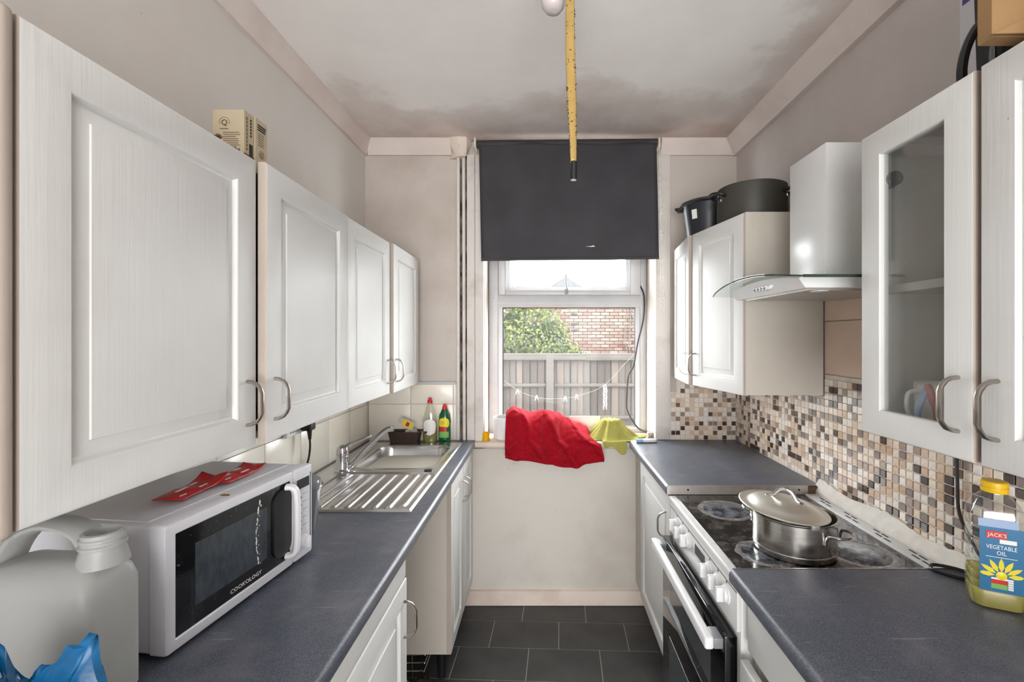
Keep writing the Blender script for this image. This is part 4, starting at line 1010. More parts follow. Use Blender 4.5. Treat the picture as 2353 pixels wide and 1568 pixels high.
# ------------------------------------------------------------------ floor clutter
m_wire = M_plain('dull_wire', C(170, 168, 164), 0.35, 0.9, vary=0.3, vscale=40)
rk = thing('wire_rack', 'old wire rack pushed under the sink cabinet on the dirty floor', 'rack', (-0.60, 2.0, 0))
for i in range(3):
    z = 0.035+0.028*i; MB().tube(smooth_path([(-0.75, 1.945+0.01*i, z), (-0.60, 1.945+0.01*i, z), (-0.515, 1.945+0.01*i, z+0.002), (-0.505, 1.955+0.01*i, z+0.006), (-0.505, 2.20, z+0.006)], 4), 0.003, 6).build('wire', m_wire, rk)
for x in (-0.74, -0.68, -0.62, -0.56): MB().tube([(x, 1.955, 0.0), (x, 1.952, 0.10)], 0.0025, 6).build('wire', m_wire, rk)
m_grime = M_plain('floor_grime', C(46, 36, 28), 0.9, col2=C(20, 16, 12), vscale=40, bscale=80, bstr=0.9)
for i, (x, y, s, lab, m) in enumerate(((-0.57, 1.87, 0.028, 'silvery crumpled wrapper on the floor beside the wire rack', m_foil), (-0.50, 1.90, 0.026, 'brown crumpled rubbish on the floor by the cabinet leg', m_grime), (-0.535, 1.82, 0.022, 'small dark scrap of rubbish in front of the wire rack', m_grime), (-0.62, 1.80, 0.030, 'pale crumpled paper at the far left of the floor gap', m_foil))):
    crumple((x, y, 0.0), (s*1.3, s, s*0.7), 11+i, m, 'floor_rubbish', lab, 'rubbish', 12, 0.7, 'rubbish under the sink unit')
# ------------------------------------------------------------------ cooker
CY0, CY1, CX = 1.122, 1.708, 0.483
ck = thing('cooker', 'white freestanding electric cooker with black ceramic hob and glass oven doors', 'cooker', (0.75, 1.415, 0))
MB().box(CX+0.006, 1.000, CY0, CY1, 0.03, 0.850, 0.003).build('cooker_body', m_enamel, ck)
def M_hob():
    t = NT('ceramic_hob_glass'); v = t.coords()
    f = t.ramp(t.noise(22, v, 7, 0.72), [(0.46, 0.0), (0.72, 0.5)])
    c = t.mix(f, C(15, 15, 17), C(118, 112, 108))
    sp = t.ramp(t.noise(130, v, 2), [(0.74, 0.0), (0.79, 0.8)]); c = t.mix(sp, c, C(200, 198, 194))
    rg = t.ramp(t.noise(22, v, 7, 0.72), [(0.4, 0.07), (0.7, 0.4)])
    return t.done(t.bsdf(c, rg, 0, None, spec=0.6))
def M_ring():
    t = NT('burnt_ring_residue'); v = t.coords()
    f = t.ramp(t.noise(70, v, 6, 0.7), [(0.35, 0.0), (0.62, 1.0)]); c = t.mix(f, C(40, 40, 44), C(158, 152, 150))
    return t.done(t.bsdf(c, 0.3, 0, None, spec=0.5))
def M_ringin():
    t = NT('scorched_ring_centre'); v = t.coords()
    f = t.ramp(t.noise(30, v, 6, 0.7), [(0.42, 0.0), (0.7, 0.8)]); c = t.mix(f, C(30, 38, 50), C(150, 156, 164))
    return t.done(t.bsdf(c, 0.12, 0, None, spec=0.6))
m_hob, m_ring, m_rin = M_hob(), M_ring(), M_ringin()
MB().box(CX-0.008, 1.030, CY0-0.004, CY1+0.004, 0.848, 0.868, 0.006, 4).build('hob_surround', m_enamel, ck)
hob = MB().box(CX+0.014, 0.982, CY0+0.004, CY1-0.004, 0.8675, 0.8705, 0.001, 1).build('hob_glass', m_hob, ck)
for i, (x, y, r) in enumerate(((0.628, 1.560, 0.092), (0.612, 1.248, 0.078), (0.870, 1.250, 0.092), (0.870, 1.560, 0.078))):
    b = MB(); n = 64; rin, rout = r*0.80, r
    rg_ = []
    for rr, z in ((rin, 0.8706), (rin+0.002, 0.8711), (rout-0.004, 0.8711), (rout, 0.8706)):
        rg_.append([(x+(rr+(0.006*mnoise.noise(Vector((math.cos(k*2*math.pi/n)*3, math.sin(k*2*math.pi/n)*3, i))) if rr > rin+0.01 else 0))*math.cos(k*2*math.pi/n), y+(rr+(0.006*mnoise.noise(Vector((math.cos(k*2*math.pi/n)*3, math.sin(k*2*math.pi/n)*3, i))) if rr > rin+0.01 else 0))*math.sin(k*2*math.pi/n), z) for k in range(n)])
    b.rings(rg_, True, False, False); b.build('cooking_ring', m_ring, hob)
    MB().lathe([(rin, 0.8706), (rin-0.001, 0.8709), (0, 0.8709)], (x, y, 0), 48, cap0=False).build('ring_centre', m_rin, hob)
# vent strip at the back
vent = MB().box(0.984, 1.029, CY0, CY1, 0.8670, 0.8755, 0.002, 2).build('vent_strip', m_enamel, ck)
for g in range(4):
    yc = 1.20+0.135*g
    for q, (dy, dx) in enumerate(((-0.030, -0.008), (0.0, 0.008), (0.004, -0.008), (0.034, 0.008))):
        MB().box(1.006+dx-0.0025, 1.006+dx+0.0025, yc+dy, yc+dy+0.026, 0.8752, 0.8759).build('vent_slot', m_dark, vent)
# control panel
cpn = MB().box(CX-0.004, CX+0.008, CY0, CY1, 0.735, 0.850, 0.002).build('control_panel', m_enamel, ck)
MB().box(CX-0.0052, CX-0.003, CY0+0.001, CY1-0.001, 0.8315, 0.8325).build('panel_seam', m_dark, cpn)
MB().box(CX-0.0050, CX-0.003, 1.345, 1.430, 0.785, 0.815).build('clock_display', m_black, cpn)
for y in (1.62, 1.557, 1.494, 1.305, 1.243, 1.185):
    k = thing_knob = MB()
    Mk = frame((CX-0.004, y, 0.795), (0, -1, 0), (0, 0, 1))
    k.lathe([(0.024, 0.0), (0.024, 0.004), (0.020, 0.006), (0.0185, 0.012), (0, 0.0125)], M=Mk, seg=26)
    k.box(-0.0065, 0.0065, -0.019, 0.019, 0.010, 0.029, 0.003, M=Mk)
    k.build('knob', m_white, cpn)
    MB().box(CX-0.0046, CX-0.003, y-0.003, y+0.003, 0.823, 0.829).build('dial_mark', m_black, cpn)
m_ovg = M_plain('black_oven_glass', C(14, 14, 15), 0.06, spec=0.6, vary=0.2, vscale=20)
m_ovin = M_plain('oven_window_glass', C(70, 76, 80), 0.10, vary=0.25, vscale=6, spec=0.6)
m_gry = M_plain('grey_trim', C(128, 130, 134), 0.35, vary=0.05)
d1 = MB().box(0.450, CX-0.001, CY0+0.003, CY1-0.003, 0.492, 0.722, 0.003).build('top_oven_door', m_ovg, ck)
MB().box(0.4492, 0.4502, CY0+0.10, CY1-0.10, 0.530, 0.640).build('oven_window', m_ovin, d1)
d2 = MB().box(0.450, CX-0.001, CY0+0.003, CY1-0.003, 0.125, 0.484, 0.003).build('main_oven_door', m_ovg, ck)
MB().box(0.4492, 0.4502, CY0+0.09, CY1-0.09, 0.19, 0.400).build('oven_window', m_ovin, d2)
MB().box(0.4490, 0.4510, CY0+0.003, CY1-0.003, 0.4865, 0.4895).build('door_trim', m_gry, ck)
MB().box(0.452, CX-0.001, CY0+0.003, CY1-0.003, 0.045, 0.120, 0.003).build('storage_drawer', m_enamel, ck)
MB().box(0.404, 0.427, CY0+0.010, CY1-0.010, 0.684, 0.716, 0.006, 3).build('oven_handle', m_white, d1)
for y0, y1 in ((CY0+0.010, CY0+0.060), (CY1-0.060, CY1-0.010)):
    MB().box(0.425, 0.4505, y0, y1, 0.686, 0.714, 0.004, 2).build('handle_bracket', m_gry, d1)
# ------------------------------------------------------------------ saucepan and lid
pn = thing('saucepan', 'stainless steel saucepan on the hob, its domed lid resting askew', 'saucepan', (0.703, 1.275, 0.8712))
PR = 0.105
MB().lathe([(0.0, 0.0), (PR-0.010, 0.0), (PR-0.002, 0.004), (PR, 0.012), (PR, 0.018), (PR-0.0012, 0.0195), (PR, 0.021), (PR, 0.098), (PR+0.003, 0.102), (PR+0.003, 0.1035), (PR-0.002, 0.103), (PR-0.003, 0.098), (PR-0.003, 0.008), (0, 0.005)], (0, 0, 0), 64, cap0=False, cap1=False).build('pan_body', m_pan, pn, local=True)
for sg, an in ((1, -0.96), (-1, -0.96)):
    ca_, sa_ = math.cos(an)*sg, math.sin(an)*sg
    def hp(r, t, z): return (r*ca_-t*sa_, r*sa_+t*ca_, z)
    MB().tube(smooth_path([hp(PR-0.004, -0.040, 0.056), hp(PR-0.002, -0.040, 0.072), hp(PR+0.004, -0.038, 0.080), hp(PR+0.022, -0.034, 0.082), hp(PR+0.036, -0.018, 0.083), hp(PR+0.040, 0, 0.083), hp(PR+0.036, 0.018, 0.083), hp(PR+0.022, 0.034, 0.082), hp(PR+0.004, 0.038, 0.080), hp(PR-0.002, 0.040, 0.072), hp(PR-0.004, 0.040, 0.056)], 4), 0.0036, 8).build('side_handle', m_chrome, pn, local=True)
Ml = Matrix.Translation((0.672, 1.272, 0.9895)) @ Matrix.Rotation(math.radians(6), 4, 'Y') @ Matrix.Rotation(math.radians(3), 4, 'X') @ Matrix.Scale(0.90, 4)
ld = None
ld_ = MB().lathe([(0, -0.004), (0.104, -0.004), (0.1265, -0.001), (0.128, 0.001), (0.126, 0.003), (0.108, 0.001), (0.100, 0.003), (0.092, 0.011), (0.072, 0.019), (0.045, 0.024), (0.0, 0.026)], M=Ml, seg=64, cap0=False, cap1=False)
ld = ld_.build('lid', m_lid, pn)
b = MB(); b.tube(smooth_path([Ml @ Vector(p) for p in ((-0.034, 0.022, 0.025), (-0.026, 0.017, 0.031), (-0.014, 0.009, 0.050), (0.0, 0.0, 0.056), (0.014, -0.009, 0.050), (0.026, -0.017, 0.031), (0.034, -0.022, 0.024))], 5), 0.0058, 10); b.build('lid_handle', m_chrome, ld)
for sg in (-1, 1):
    MB().ball(Ml @ Vector((0.036*sg, -0.0235*sg, 0.0245)), (0.011, 0.008, 0.003), 12).build('rivet_plate', m_chrome, ld)
MB().box(-0.012, 0.012, -0.1335, -0.1235, -0.012, 0.003, 0.003, M=Ml @ Matrix.Rotation(math.radians(12), 4, 'Z')).build('rim_clip', m_lid, ld)

# ------------------------------------------------------------------ cooker hood
hd = thing('cooker_hood', 'white chimney cooker hood with a curved glass canopy over the cooker', 'cooker hood', (0.88, 1.415, 1.6))
MB().box(0.822, XR-0.008, 1.320, 1.514, 1.640, 2.030, 0.002).build('chimney', m_enamel, hd)
def gz(y): return 1.612+0.030*math.cos((y-1.415)/0.295*math.pi/2)
GX = 0.621; n = 28
b = MB()
def gx(y): return GX+0.020*((y-1.415)/0.295)**4
b.rings([[(gx(1.12+0.59*i/n), 1.12+0.59*i/n, gz(1.12+0.59*i/n)), (XR-0.004, 1.12+0.59*i/n, gz(1.12+0.59*i/n)), (XR-0.004, 1.12+0.59*i/n, gz(1.12+0.59*i/n)+0.006), (gx(1.12+0.59*i/n), 1.12+0.59*i/n, gz(1.12+0.59*i/n)+0.006)] for i in range(n+1)])
b.build('glass_canopy', M_clear('canopy_glass', (0.90, 0.95, 0.93), 0.06, 0.05, (0.8, 0.82, 0.82), 0.02), hd)
m_gedge = M_plain('green_glass_edge', C(52, 64, 58), 0.15, vary=0.1)
MB().box(gx(1.12), XR-0.005, 1.1185, 1.1202, gz(1.12)-0.0005, gz(1.12)+0.0068).build('glass_edge', m_gedge, hd)
MB().tube([(gx(1.12+0.59*i/n)-0.0006, 1.12+0.59*i/n, gz(1.12+0.59*i/n)+0.003) for i in range(n+1)], 0.0022, 6).build('glass_edge', m_gedge, hd)
# body with arched top
b = MB(); n2 = 16; rs = []
for i in range(n2+1):
    y = 1.195+0.43*i/n2; zt = gz(y)-0.001
    rs.append([(0.690, y, 1.594), (0.672, y, zt-0.004), (0.680, y, zt), (XR-0.006, y, zt), (XR-0.006, y, 1.594)])
b.rings(rs); hb = b.build('hood_body', m_enamel, hd, sharp=40)
MB().box(0.715, XR-0.06, 1.225, 1.595, 1.590, 1.5945).build('grease_filter', M_plain('filter_mesh', C(196, 190, 184), 0.4, 0.5, vary=0.2, vscale=80), hd)
for k in range(5):
    y = 1.372+0.020*k; zc = 1.612
    MB().box(0.672, 0.684, y-0.0065, y+0.0065, zc-0.005, zc+0.005, 0.001, 1).build('hood_button', m_chrome, hb)
    MB().box(0.6715, 0.673, y-0.0035, y+0.0035, zc-0.003, zc+0.003).build('button_face', m_black, hb)
for x in (0.76, 0.95): MB().cyl((x, 1.25, 1.5885), (x, 1.25, 1.5905), 0.022, 0.022, 18).build('lamp_lens', m_white, hd)

# ------------------------------------------------------------------ pots above the corner cabinet
m_pot = M_plain('grey_olive_pot', C(62, 60, 54), 0.5, vary=0.15, vscale=5)
p2 = thing('stock_pot', 'wide dark olive-grey pot on top of the corner wall cabinet', 'pot', (0.892, 1.945, ZR1+0.003))
PH = 0.158; pr = 0.138
MB().lathe([(0, 0), (pr-0.012, 0), (pr-0.004, 0.004), (pr, 0.014), (pr, PH), (pr-0.003, PH+0.002), (pr-0.005, PH), (pr-0.005, 0.01), (0, 0.006)], (0, 0, 0), 56, cap0=False, cap1=False).build('pot_body', m_pot, p2, local=True)
for an in (math.radians(186), math.radians(-42)):
    def hp(r, t, z): return (r*math.cos(an)-t*math.sin(an), r*math.sin(an)+t*math.cos(an), z)
    MB().tube(smooth_path([hp(pr-0.002, -0.034, 0.118), hp(pr+0.018, -0.034, 0.124), hp(pr+0.034, -0.018, 0.128), hp(pr+0.037, 0, 0.129), hp(pr+0.034, 0.018, 0.128), hp(pr+0.018, 0.034, 0.124), hp(pr-0.002, 0.034, 0.118)], 4), 0.0085, 10, flat=(0.8, 1.3)).build('pot_handle', m_black, p2, local=True)
    b = MB(); b.box(pr-0.001, pr+0.006, -0.012, 0.012, 0.100, 0.132, 0.002, M=Matrix.Rotation(an, 4, 'Z')); b.build('handle_bracket', m_chrome, p2, local=True)
m_pot1 = M_plain('blue_black_pot', C(40, 42, 50), 0.35, vary=0.15, vscale=8)
p1 = thing('cooking_pot', 'blue-black tapered pot with a white sticker beside the wide pot', 'pot', (0.822, 2.255, ZR1+0.003))
MB().lathe([(0, 0), (0.092, 0), (0.100, 0.006), (0.122, 0.172), (0.136, 0.178), (0.138, 0.183), (0.134, 0.186), (0.120, 0.184), (0.114, 0.170), (0.094, 0.012), (0, 0.008)], (0, 0, 0), 44, cap0=False, cap1=False).build('pot_body', m_pot1, p1, local=True)
MB().lathe([(0.118, 0.184), (0.124, 0.190), (0.110, 0.196), (0.0, 0.202)], (0, 0, 0), 44, cap0=True, cap1=False).build('pot_lid', m_black, p1, local=True)
for an in (math.radians(150), math.radians(-30)):
    MB().box(0.120, 0.158, -0.035, 0.035, 0.168, 0.180, 0.004, M=Matrix.Rotation(an, 4, 'Z')).build('lug_handle', m_black, p1, local=True)
an = math.radians(-108-36); Ms = Matrix.Rotation(an, 4, 'Z') @ Matrix.Translation((0.1145, 0, 0.12)) @ Matrix.Rotation(math.radians(7.5), 4, 'Y')
MB().box(-0.0006, 0.0006, -0.014, 0.014, -0.022, 0.022, M=Ms).build('sticker', m_wht, p1, local=True)

# ------------------------------------------------------------------ top of the glass-door cabinet
m_cardb = M_plain('corrugated_card', C(150, 117, 78), 0.8, vary=0.15, vscale=8)
ap = thing('kitchen_appliance', 'black plastic appliance with looped handle lying on the right wall cabinet', 'appliance', (0.93, 0.90, ZR1))
MB().box(0.80, 1.035, 0.732, 1.0, ZR1, ZR1+0.020, 0.006, 3).build('base', m_black, ap)
b = MB(); rs = []
for z, x0 in ((ZR1+0.018, 0.915), (ZR1+0.10, 0.910), (ZR1+0.25, 0.905), (ZR1+0.36, 0.905)): rs.append([(x0, 0.90, z), (1.03, 0.90, z), (1.03, 0.955, z), (x0, 0.955, z)])
b.rings(rs); b.build('casing', m_black, ap)
b = MB(); hp_ = [(0.912, 2.122), (0.886, 2.095), (0.866, 2.055), (0.857, 2.015), (0.858, 1.985), (0.868, 1.965), (0.890, 1.956), (0.915, 1.958)]
b.tube(smooth_path([(x, 0.93, z) for x, z in hp_], 5), 0.0085, 10, flat=(1.0, 1.1)); b.build('loop_handle', m_black, ap)
MB().ball((0.9085, 0.920, 2.035), (0.0022, 0.0065, 0.026), 14).build('window_inset', m_gry, ap)
ct = thing('white_carton', 'white carton with violet and green print behind the black appliance', 'carton', (1.015, 1.04, ZR1))
MB().box(0.980, 1.052, 1.0, 1.070, ZR1, ZR1+0.40, 0.002).build('carton_body', M_plain('white_board', C(206, 204, 210), 0.5, vary=0.05), ct)
MB().box(0.9792, 1.0, 0.9992, 1.05, ZR1, ZR1+0.075).build('green_print', m_grn, ct)
MB().box(0.9792, 0.981, 1.035, 1.062, ZR1+0.305, ZR1+0.40).build('violet_print', M_plain('violet_print', C(74, 62, 130), 0.5, vary=0.1), ct)
bx = thing('cardboard_box', 'brown cardboard box at the top right corner, above the glass-door cabinet', 'box', (0.87, 0.75, ZR1+0.0205))
bz = ZR1+0.0205
b = MB(); b.box(0.729, 1.04, 0.738, 0.764, bz, bz+0.34, 0.001, 1); b.build('box_body', m_cardb, bx)
b = MB(); b.rings([[(0.720, 0.730, bz-0.001), (0.736, 0.732, bz+0.006), (1.04, 0.7285, bz+0.15), (1.04, 0.7285, bz+0.004)], [(0.720, 0.7335, bz-0.001), (0.736, 0.7365, bz+0.006), (1.04, 0.734, bz+0.15), (1.04, 0.734, bz+0.004)]]); b.build('box_flap', m_cardb, bx)
# inside the glass cabinet
mg = thing('white_mug', 'white mug seen through the dark glass door', 'mug', (0.868, 1.008, ZR0+0.018))
MB().lathe([(0.030, 0), (0.034, 0.004), (0.037, 0.10), (0.039, 0.104), (0.035, 0.104), (0.032, 0.01), (0, 0.008)], (0, 0, 0), 28, cap1=False).build('mug_body', m_white, mg, local=True)
MB().tube(smooth_path([(-0.034, 0.0, 0.085), (-0.058, 0.0, 0.080), (-0.062, 0.0, 0.05), (-0.052, 0.0, 0.026), (-0.034, 0, 0.022)], 4), 0.0045, 8).build('mug_handle', m_white, mg, local=True)
ut = thing('can_opener', 'red and blue handled can opener leaning inside the glass cabinet', 'can opener', (0.798, 0.945, ZR0+0.018))
MB().tube(smooth_path([(0.0, 0.02, 0.0), (-0.005, 0.016, 0.05), (0.010, 0.01, 0.10)], 5), [0.006]*6+[0.008]*4+[0.006], 8).build('blue_handle', M_plain('blue_grip', C(120, 150, 196), 0.3, vary=0.1), ut, local=True)
MB().tube(smooth_path([(0.022, 0.0, 0.010), (0.016, 0.0, 0.06), (0.006, 0.006, 0.105)], 5), [0.005]*6+[0.008]*4+[0.006], 8).build('red_handle', M_plain('red_grip', C(170, 40, 46), 0.3, vary=0.1), ut, local=True)
bw = thing('dark_bowl', 'dark bowl at the back of the glass cabinet', 'bowl', (0.99, 0.92, ZR0+0.018))
MB().lathe([(0.022, 0), (0.025, 0.004), (0.045, 0.05), (0.043, 0.05), (0.02, 0.008), (0, 0.008)], (0, 0, 0), 24, cap1=False).build('bowl_body', m_black, bw, local=True)

# ------------------------------------------------------------------ oil bottle and cables
ob_rot = math.radians(-27)
ob = thing('oil_bottle', 'nearly empty vegetable oil bottle with yellow cap on the right worktop', 'bottle', (0.955, 0.962, 0.9), ob_rot)
OX, OY = 0.044, 0.033
def oring(k, z, ins=0.0): return [(x, y, z) for x, y, _ in rrect(OX*k-ins, OY*k-ins, 0.020*k, 0, 7)]
prof = [(0.86, 0.0), (0.95, 0.004), (1.0, 0.014)]
z = 0.036
while z < 0.182:
    prof += [(1.0, z), (0.965, z+0.004), (1.0, z+0.008)]; z += 0.0165
prof += [(1.0, 0.190), (0.97, 0.200), (0.80, 0.218), (0.52, 0.232)]
m_oilb = M_clear('clear_oil_bottle', (0.95, 0.96, 0.95), 0.10, 0.03, (0.85, 0.85, 0.85), 0.05)
b = MB(); b.rings([oring(k, z) for k, z in prof]+[[(0.0165*math.cos(2*math.pi*(i+0.5)/32), 0.0165*math.sin(2*math.pi*(i+0.5)/32), zz) for i in range(32)] for zz in (0.238, 0.252)]); b.build('bottle_body', m_oilb, ob, local=True)
b = MB(); b.rings([oring(k, max(z, 0.002), 0.0015) for k, z in prof if z < 0.072]+[oring(1.0, 0.074, 0.0015)]); b.build('oil', liquid('sunflower_oil', C(236, 226, 120)), ob, local=True)
MB().lathe([(0.0215, 0), (0.0225, 0.002), (0.0225, 0.010), (0.0210, 0.011), (0.0210, 0.013), (0.0222, 0.014), (0.0222, 0.021), (0.020, 0.023), (0, 0.023)], (0, 0, 0.238), 28).build('cap', M_plain('yellow_cap', C(236, 190, 30), 0.35, vary=0.06), ob, local=True)
m_lbl = M_plain('blue_label', C(30, 106, 152), 0.4, vary=0.06); m_lbl2 = M_plain('pale_blue_label', C(150, 172, 206), 0.4, vary=0.06)
fy = -OY-0.0007
def FL(x, z, d=0.0): return frame((x, fy-d, z), (1, 0, 0), (0, 0, 1))
MB().box(-0.034, 0.034, -OY-0.0008, -OY+0.0002, 0.040, 0.172).build('front_label', m_lbl, ob, local=True)
MB().box(-0.036, 0.026, -OY-0.0004, -OY+0.0002, 0.172, 0.188).build('label_strip', m_lbl2, ob, local=True)
MB().box(-0.024, 0.008, fy-0.0009, fy, 0.150, 0.165).build('brand_panel', m_redp, ob, local=True)
text("JACK'S", 0.0105, FL(-0.0215, 0.1535, 0.001), m_wht, ob, local=True, sx=0.95, ext=0.0001)
MB().box(-0.003, 0.023, fy-0.0007, fy, 0.1405, 0.149).build('slogan_panel', m_wht, ob, local=True)
text('VEGETABLE', 0.0118, FL(0.0, 0.128, 0.0002), m_wht, ob, local=True, sx=0.78, ext=0.0001, align='CENTER')
text('OIL', 0.0118, FL(0.0, 0.1165, 0.0002), m_wht, ob, local=True, sx=0.85, ext=0.0001, align='CENTER')
MB().box(-0.024, 0.024, fy-0.0003, fy, 0.111, 0.112).build('label_rule', m_wht, ob, local=True)
for k in range(7):
    a = math.radians(5+28.5*k); L = 0.028
    def pt(p, q): return (0.0+(0.010+p)*math.cos(a)-q*math.sin(a), (0.074+(0.008+p)*math.sin(a)+q*math.cos(a)))
    P_ = [(0, 0), (L*0.35, 0.0045), (L*0.7, 0.0035), (L, 0), (L*0.7, -0.0035), (L*0.35, -0.0045)]
    pts = [pt(p, q) for p, q in P_]; pts = [(max(-0.034, min(0.034, x)), z) for x, z in pts]
    b = MB(); b.rings([[(x, fy+0.0002, z) for x, z in pts], [(x, fy-0.0004, z) for x, z in pts]]); b.build('flower_petal', m_yel, ob, local=True)
MB().lathe([(0.009, 0), (0.008, 0.0006), (0, 0.0008)], M=FL(0, 0.074), seg=20).build('flower_centre', m_yel, ob, local=True)
MB().box(-0.016, 0.018, fy-0.0006, fy, 0.066, 0.0695).build('nutrition_head', m_wht, ob, local=True)
MB().box(-0.016, 0.009, fy-0.0006, fy, 0.057, 0.066).build('nutrition_red', m_redp, ob, local=True)
MB().box(-0.016, 0.009, fy-0.0006, fy, 0.047, 0.057).build('nutrition_green', m_grn, ob, local=True)
for k in range(4): MB().box(0.010, 0.018, fy-0.0006, fy, 0.0475+0.0047*k, 0.0512+0.0047*k).build('nutrition_cell', m_wht, ob, local=True)
pc_ = thing('power_cable', 'black power cable dropping from the right wall cabinet and looping on the worktop', 'cable', (1.04, 1.1, 0.9))
pts = [(1.042, 1.155, 1.245), (1.045, 1.15, 1.18), (1.046, 1.148, 1.10), (1.044, 1.14, 1.02), (1.042, 1.10, 0.96), (1.035, 1.06, 0.925), (1.015, 1.04, 0.906), (0.97, 1.055, 0.9045), (0.945, 1.085, 0.9045), (0.94, 1.10, 0.9045), (0.955, 1.115, 0.906), (0.985, 1.105, 0.9055), (1.01, 1.08, 0.9045), (1.03, 1.02, 0.9045), (1.035, 0.95, 0.9045)]
MB().tube(smooth_path(pts, 6), 0.0040, 8).build('cable_lead', m_black, pc_)

# ------------------------------------------------------------------ window dressings
m_blind = M_trans('charcoal_blind_fabric', C(66, 65, 68), 0.6, 0.02, 0.22, 5, 200, 0.1)
bl_ = thing('roller_blind', 'charcoal roller blind half drawn over the window', 'blind', (0.13, 2.42, 2.48))
def bz_(x): return 0.010*(x-0.13)
BX0, BX1 = -0.342, 0.606
MB().tube([(BX0-0.006, 2.418, 2.490+bz_(BX0)), (BX1, 2.418, 2.490+bz_(BX1))], 0.022, 18).build('roller', m_blind, bl_)
def bf(u, v):
    x = BX0+0.006+(BX1-BX0-0.012)*u; z = 2.492-(2.492-1.868)*v
    x += 0.012*v
    return (x, 2.398+0.004*math.sin(u*9+v*2)*v+0.003*mnoise.noise(Vector((u*5, v*3, 0))), z+bz_(x)*(0.3+0.7*v))
MB().grid(bf, 40, 30).build('fabric', m_blind, bl_, solid=0.0012)
b = MB(); b.tube([bf(i/20, 0.985) for i in range(21)], 0.006, 8, flat=(1.6, 0.5)); b.build('bottom_bar', m_blind, bl_)
for x in (BX0-0.020, BX1+0.004):
    MB().box(x, x+0.010, 2.392, 2.455, 2.462, 2.515, 0.004, 3).build('bracket', M_plain('aged_bracket', C(224, 212, 192), 0.4, vary=0.1) if x < 0 else bpy.data.materials['aged_bracket'], bl_)
Bt = Vector(bf(0.62, 0.885)); b = MB(); b.rings([[Bt+Vector((x, -0.0022-dy, z)) for x, z in ((-0.030, 0.0), (0.0, 0.002), (0.012, 0.006), (0.022, -0.001), (0.0, -0.002))] for dy in (0.0, 0.0008)]); b.build('torn_nick', m_wht, bl_)
m_bead = M_plain('ivory_beads', C(226, 214, 200), 0.4, vary=0.08); b = MB()
ch = [(BX1+0.012, 2.405, 2.49), (BX1+0.018, 2.41, 2.1), (BX1+0.022, 2.42, 1.75), (BX1+0.026, 2.425, 1.62), (BX1+0.034, 2.43, 1.585), (BX1+0.042, 2.43, 1.62), (BX1+0.036, 2.43, 1.8), (BX1+0.026, 2.425, 2.2), (BX1+0.018, 2.42, 2.49)]
cp_ = smooth_path(ch, 30); acc = 0; last = cp_[0]
for p in cp_[1:]:
    acc += (p-last).length; last = p
    if acc > 0.0085: b.ball(p, 0.0033, 6); acc = 0
b.tube(cp_, 0.0006, 4)
o = b.build('bead_chain', m_bead, bl_); o['kind'] = 'stuff'
# lead on the window
wc = thing('window_cable', 'thin grey cable hanging down the right side of the window to the sill', 'cable', (0.5, 2.66, 0.9))
def WP(px, py, d): return ((px-1247)/1046*d, d, 1.465-(py-774)/1046*d)
MB().tube(smooth_path([WP(1470, 655, 2.71), WP(1480, 680, 2.69), WP(1479, 730, 2.68), WP(1465, 790, 2.66), WP(1456, 840, 2.66), WP(1444, 865, 2.65), WP(1440, 915, 2.65), WP(1442, 945, 2.65), WP(1466, 984, 2.62), WP(1495, 994, 2.56)], 6), 0.0045, 8).build('cable_lead', M_plain('grey_cable', C(66, 66, 68), 0.5, vary=0.1), wc)
MB().cyl((0.578, 2.706, 1.785), (0.578, 2.722, 1.785), 0.004, 0.004, 8).build('cable_clip', m_black, wc)
# adaptor and brush on the window end of the worktop
ad = thing('plug_adaptor', 'small grubby white adaptor where the window cable ends', 'adaptor', (0.602, 2.51, 0.893))
MB().box(0.588, 0.630, 2.535, 2.575, 0.8935, 0.930, 0.006, 3).build('adaptor_body', M_plain('grubby_white', C(214, 204, 192), 0.5, col2=C(120, 100, 84), vscale=50), ad)
MB().tube(smooth_path([(0.59, 2.54, 0.91), (0.575, 2.52, 0.901), (0.60, 2.505, 0.899), (0.63, 2.52, 0.899)], 5), 0.004, 8).build('adaptor_tail', m_white, ad)
br = thing('night_light', 'small white and pale blue plastic gadget on the corner of the far worktop', 'gadget', (0.552, 2.43, 0.9), math.radians(4))
b = MB(); b.rings([[(x, y*k, z) for x, y, z in ((xx, yy, zz) for yy, zz in ((-0.016, 0.004), (-0.008, 0.0005), (0.008, 0.0005), (0.016, 0.004), (0.016, 0.014), (0.009, 0.019), (-0.009, 0.019), (-0.016, 0.014)))] for xx, k in ((-0.020, 0.9), (0.02, 1.0), (0.045, 0.9), (0.055, 0.5))]); b.build('gadget_body', m_white, br, local=True)
b = MB(); b.rings([[(xx, yy*k, zz) for yy, zz in ((-0.0165, 0.004), (-0.008, 0.0003), (0.008, 0.0003), (0.0165, 0.004), (0.0165, 0.0145), (0.009, 0.0195), (-0.009, 0.0195), (-0.0165, 0.0145))] for xx, k in ((-0.052, 0.55), (-0.045, 0.9), (-0.019, 0.97))]); b.build('blue_end', M_plain('pale_blue_plastic', C(140, 182, 206), 0.35, vary=0.06), br, local=True)
